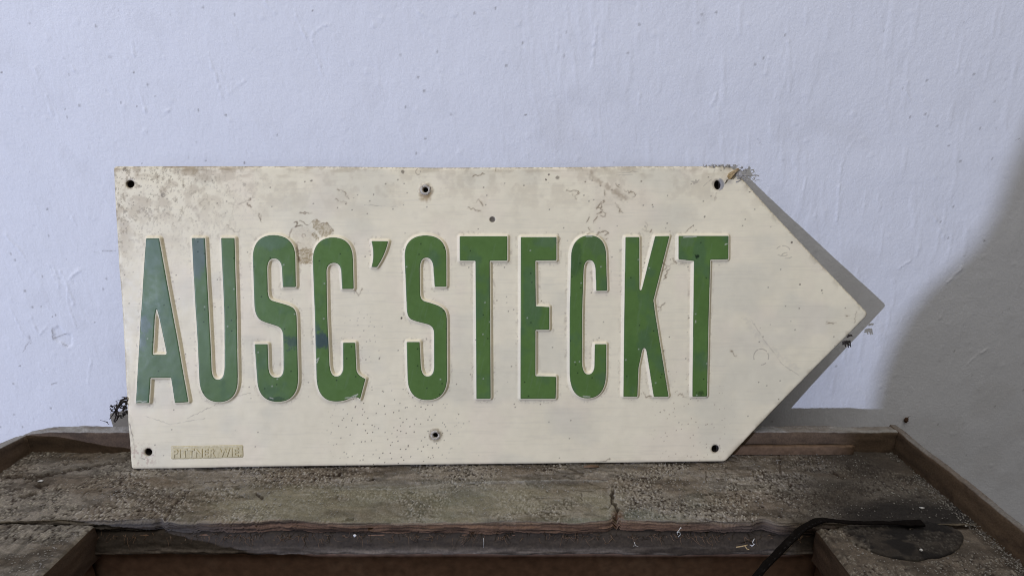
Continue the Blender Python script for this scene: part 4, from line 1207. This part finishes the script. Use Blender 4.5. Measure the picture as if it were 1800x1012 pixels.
for pl in ([(190, 742), (184, 740), (176, 738)], [(184, 740), (188, 742), (192, 746)]):
    parts.append(hair([on_y(u, v, yb) for u, v in pl], 0.0003, 0.7, 4))
bit("dried_stalks", parts, M_web, "dark shrivelled plant bits at the left edge of the sign above the box", "dried plant", c0)
# a tattered tuft on the lower slanting edge
c0 = on_sign(np.array([1490.]), np.array([600.]))[0]
b0 = SA + SX * c0[0] + SY * c0[1] - SN * 0.0012
parts = []
for pl in ([(1482, 602), (1487, 600), (1491, 600), (1496, 603), (1497, 610)], [(1485, 600), (1487, 604), (1488, 610)], [(1489, 599), (1493, 604), (1492, 611)], [(1483, 605), (1489, 604), (1495, 607)], [(1492, 590), (1497, 589), (1500, 591)], [(1490, 592), (1495, 591)], [(1491, 600), (1495, 599), (1497, 605)], [(1488, 602), (1494, 602)]):
    P3 = []
    for u, v in pl:
        c = on_sign(np.array([float(u)]), np.array([float(v)]))[0]
        P3.append(SA + SX * c[0] + SY * c[1] - SN * (0.0012 + r_.uniform(-0.001, 0.001)))
    parts.append(hair(P3, r_.uniform(0.0007, 0.0012), 0.5))
bit("lint_tuft", parts, M_web, "small ragged tuft hanging under the lower slanting edge near the tip", "lint", b0)
# leaf scrap and lint on the upper right corner
def S3(u, v, h):
    c = on_sign(np.array([float(u)]), np.array([float(v)]))[0]
    return SA + SX * c[0] + SY * c[1] + SN * h
b0 = S3(1290, 304, 0)
leaf = empty("leaf_scrap", tuple(b0))
tag(leaf, "brown dry leaf scrap stuck to the upper right corner of the sign", "dry leaf")
def sheetlet(poly, h0, curl, m, name):
    L = np.array(poly, float)
    P2, F2, B2 = clip_grid([L], 0.8, 1)
    ctr = L.mean(0)
    V = np.array([S3(u, v, h0 + curl * (((u - ctr[0]) * 0.8 - (v - ctr[1]) * 0.6) / 8) ** 2 + 0.0006 * vn(np.array([u * 0.4]), np.array([v * 0.4]), 5)[0]) for u, v in P2])
    n = len(V)
    bi = np.unique(B2)
    bx = np.full(n, -1); bx[bi] = np.arange(len(bi)) + n
    sk = V[bi] - SN * 0.0005
    return link(name, raw_mesh(name, np.concatenate([V, sk]) - b0, np.concatenate([F2, np.stack([B2[:, 1], B2[:, 0], bx[B2[:, 0]], bx[B2[:, 1]]], -1)])), m, leaf)
q = lambda *p: zl(1200, 270, 11.24, p)
sheetlet(q((835, 470), (870, 522), (940, 520), (1065, 335), (1045, 298), (975, 345), (890, 395)), 0.0022, 0.0012, M_leaf, "leaf_blade")
sheetlet(q((1045, 300), (1130, 325), (1185, 440), (1140, 475), (1050, 450), (1010, 430)), 0.0012, 0.0008, M_fluff, "lint_patch")
parts = [hair([S3(*p, 0.003) for p in q((1060, 340), (1000, 430), (930, 518))], 0.0005, 0.6)]
parts.append(hair([S3(*p, 0.0012) for p in q((870, 520), (840, 570), (815, 600))], 0.0004, 0.6))
V, fs = join(parts)
link("leaf_vein", raw_mesh("leaf_vein", V - b0, fs), M_web, leaf)
parts = []
for k in range(34):
    u, v = r_.uniform(1236, 1312), 0
    v = 293 + (0 if u < 1284 else (u - 1284) * 1.0)
    p = S3(u, v, r_.uniform(-0.002, 0.001))
    parts.append(hair(wander(p, (r_.normal(0.2, 0.5), r_.normal(0, 0.3), 0.7), 4, r_.uniform(0.0005, 0.0013), 0.6, r_), r_.uniform(0.0003, 0.0006), 0.6, 4))
for pl in (q((1180, 440), (1250, 430), (1310, 435), (1330, 455)), q((1150, 300), (1160, 255), (1185, 300)), q((1190, 330), (1240, 320), (1250, 370), (1200, 390)), q((1050, 560), (1100, 545), (1150, 515)), q((1070, 490), (1110, 490), (1150, 500))):
    parts.append(hair([S3(*p, 0.0006) for p in pl], 0.0007, 0.6))
V, fs = join(parts)
o = link("lint", raw_mesh("lint", V - b0, fs), M_fluff, leaf)
o["kind"] = "stuff"
# brown cocoon on the wall
b0 = on_y(1593, 738, -0.0018)
V, F_ = [], []
n, k = 9, 10
ax = np.array((0.10, 0, 1.0)); ax /= np.linalg.norm(ax)
pp = [b0 + ax * t for t in np.linspace(-0.0034, 0.0036, n)]
sc = [0.0021 * math.sqrt(max(0.02, 1 - (2 * i / (n - 1) - 1) ** 2)) * (1 + 0.2 * sin(i * 2.1)) for i in range(n)]
parts = [sweep(pp, circ(1, k), sc, True, up=(0, 1, 0))]
parts.append(hair([b0 + ax * 0.003, b0 + ax * 0.0055 + np.array((0.003, 0, 0))], 0.0003))
bit("cocoon", parts, material("brown_husk", (0.075, 0.040, 0.024), 0.8, 0.1, 0.2, (900, 0.4)), "tiny brown cocoon on the wall above the right back corner of the box", "cocoon", b0)
# pale fibres on the rail
def fibres(name, u, v, label, lines, m=M_white, r=0.00028):
    b0 = on_y(u, v, -0.1675)
    parts = [hair([on_y(a, b, -0.1675 - 0.0012 * i) for i, (a, b) in enumerate(pl)], r, 0.6) for pl in lines]
    bit(name, parts, m, label, "fibre", b0)
fibres("white_fibre", 1192, 936, "white fibre on the rail to the right of the crack, beside bare wood", [[(1197, 926), (1193, 932), (1190, 935), (1191, 939)], [(1190, 935), (1195, 934), (1196, 939), (1192, 943)], [(1195, 928), (1198, 927)]])
fibres("white_fibre", 1322, 955, "white fibre with straw stub at the right end of the rail", [[(1326, 946), (1323, 952), (1325, 957), (1321, 960)], [(1318, 957), (1323, 958), (1327, 955)]])
fibres("straw_stub", 1308, 959, "pale straw stub lying at the right end of the rail", [[(1294, 961), (1304, 959.5), (1314, 957)], [(1309, 958), (1313, 964), (1317, 965)]], M_leaf, 0.0006)
fibres("thin_straw", 852, 956, "thin straw hanging from the rail below the middle of the sign", [[(850, 945), (850.5, 953), (850, 962)]], M_fluff, 0.0004)
fibres("white_crumb", 624, 941, "bright white crumb on the rail left of the middle", [[(622, 940), (624, 939.5), (626, 941)], [(623, 942), (625, 941)]], M_white, 0.0008)
fibres("grey_fibre", 1118, 958, "grey curled fibre on the lower rail edge right of the crack", [[(1115, 952), (1117, 958), (1122, 960)], [(1117, 958), (1113, 959)]], M_fluff, 0.0004)
b0 = on_z(72, 845, ZF)
bit("pale_flake", [sweep([on_z(68, 845, ZF + 0.001), on_z(71, 844.6, ZF + 0.0016), on_z(75, 845, ZF + 0.0012)], rrect(0.0022, 0.0010, 0.0003, 1))], M_white, "pale flake lying on the left end of the plank", "flake", b0)
b0 = on_z(1620, 892, ZF)
bit("pale_seed", [sweep([on_z(1616, 891, ZF + 0.001), on_z(1620, 892.5, ZF + 0.0018), on_z(1625, 892, ZF + 0.001)], circ(0.0009, 6), [0.5, 1, 0.4])], M_white, "pale curved seed on the dark right end of the plank", "seed", b0)
b0 = on_z(1040, 819.5, ZF)
bit("bark_chip", [sweep([on_z(1026, 820, ZF + 0.001), on_z(1040, 819, ZF + 0.002), on_z(1053, 819.5, ZF + 0.001)], rrect(0.0036, 0.0018, 0.0006, 2), [0.6, 1, 0.5])], M_strip, "reddish bark chip lying in front of the lower edge of the sign", "bark chip", b0)
b0 = on_z(1619, 982 - 8, ZF)
bit("white_grain", [sweep([on_z(1617, 966, ZF + 0.0034), on_z(1619, 966, ZF + 0.0042), on_z(1621, 966, ZF + 0.0034)], circ(0.0011, 6), [0.6, 1, 0.6])], M_white, "white grain lying on the round leather patch", "grain", b0)

# ------------------------------------------------------------------ unseen shape added outside the frame to throw the soft shadow at the right
SH = [(1806, 228), (1775, 296), (1748, 370), (1716, 428), (1672, 472), (1626, 512), (1592, 556), (1565, 610), (1546, 660), (1533, 716), (1530, 790), (1540, 1000), (1560, 1500)]
edge_w = [on_y(u, v, 0.0) for u, v in SH]
more = [on_y(1850, 150, 0), on_y(1930, 70, 0), on_y(2050, 30, 0), on_y(2180, 60, 0), on_y(2290, 160, 0), on_y(2340, 320, 0)]
TT = 0.37
def toward(Pw, t):
    return Pw + (KEY - Pw) * t
occ = [toward(p, TT) for p in edge_w[::-1]] + [toward(p, TT) for p in more]
right_bot = toward(on_y(2380, 900, 0), TT)
occ += [right_bot]
occ = np.array(occ)
occ[:, 2] = np.maximum(occ[:, 2], 0.0)
low = occ[0].copy(); low[2] = 0.0
hi_ = occ[-1].copy(); hi_[2] = 0.0
occ = np.concatenate([[low], occ, [hi_]])
occ_c = occ.mean(0)
dirk = (KEY - occ_c) / np.linalg.norm(KEY - occ_c)
dirk[2] = 0
Vs, nn = [], len(occ)
for t, s in ((-0.11, 0.55), (-0.09, 0.80), (-0.05, 0.95), (0.0, 1.0), (0.05, 0.95), (0.09, 0.80), (0.11, 0.55)):
    for p in occ:
        q_ = occ_c + (p - occ_c) * s + dirk * t
        q_[2] = max(0.0, q_[2])
        Vs.append(q_)
Vs = np.array(Vs)
Fs = [(i * nn + j, i * nn + (j + 1) % nn, (i + 1) * nn + (j + 1) % nn, (i + 1) * nn + j) for i in range(6) for j in range(nn)]
ob = np.array([occ_c[0], occ_c[1], 0.0])
o = link("shadow_blocker", raw_mesh("shadow_blocker", Vs - ob, [np.array(Fs), np.array([list(range(nn))[::-1]]), np.array([[6 * nn + j for j in range(nn)]])]), M_blocker)
o.location = ob
tag(o, "tall dark added shadow bundle standing outside the picture that shades the wall at right", "blocker")
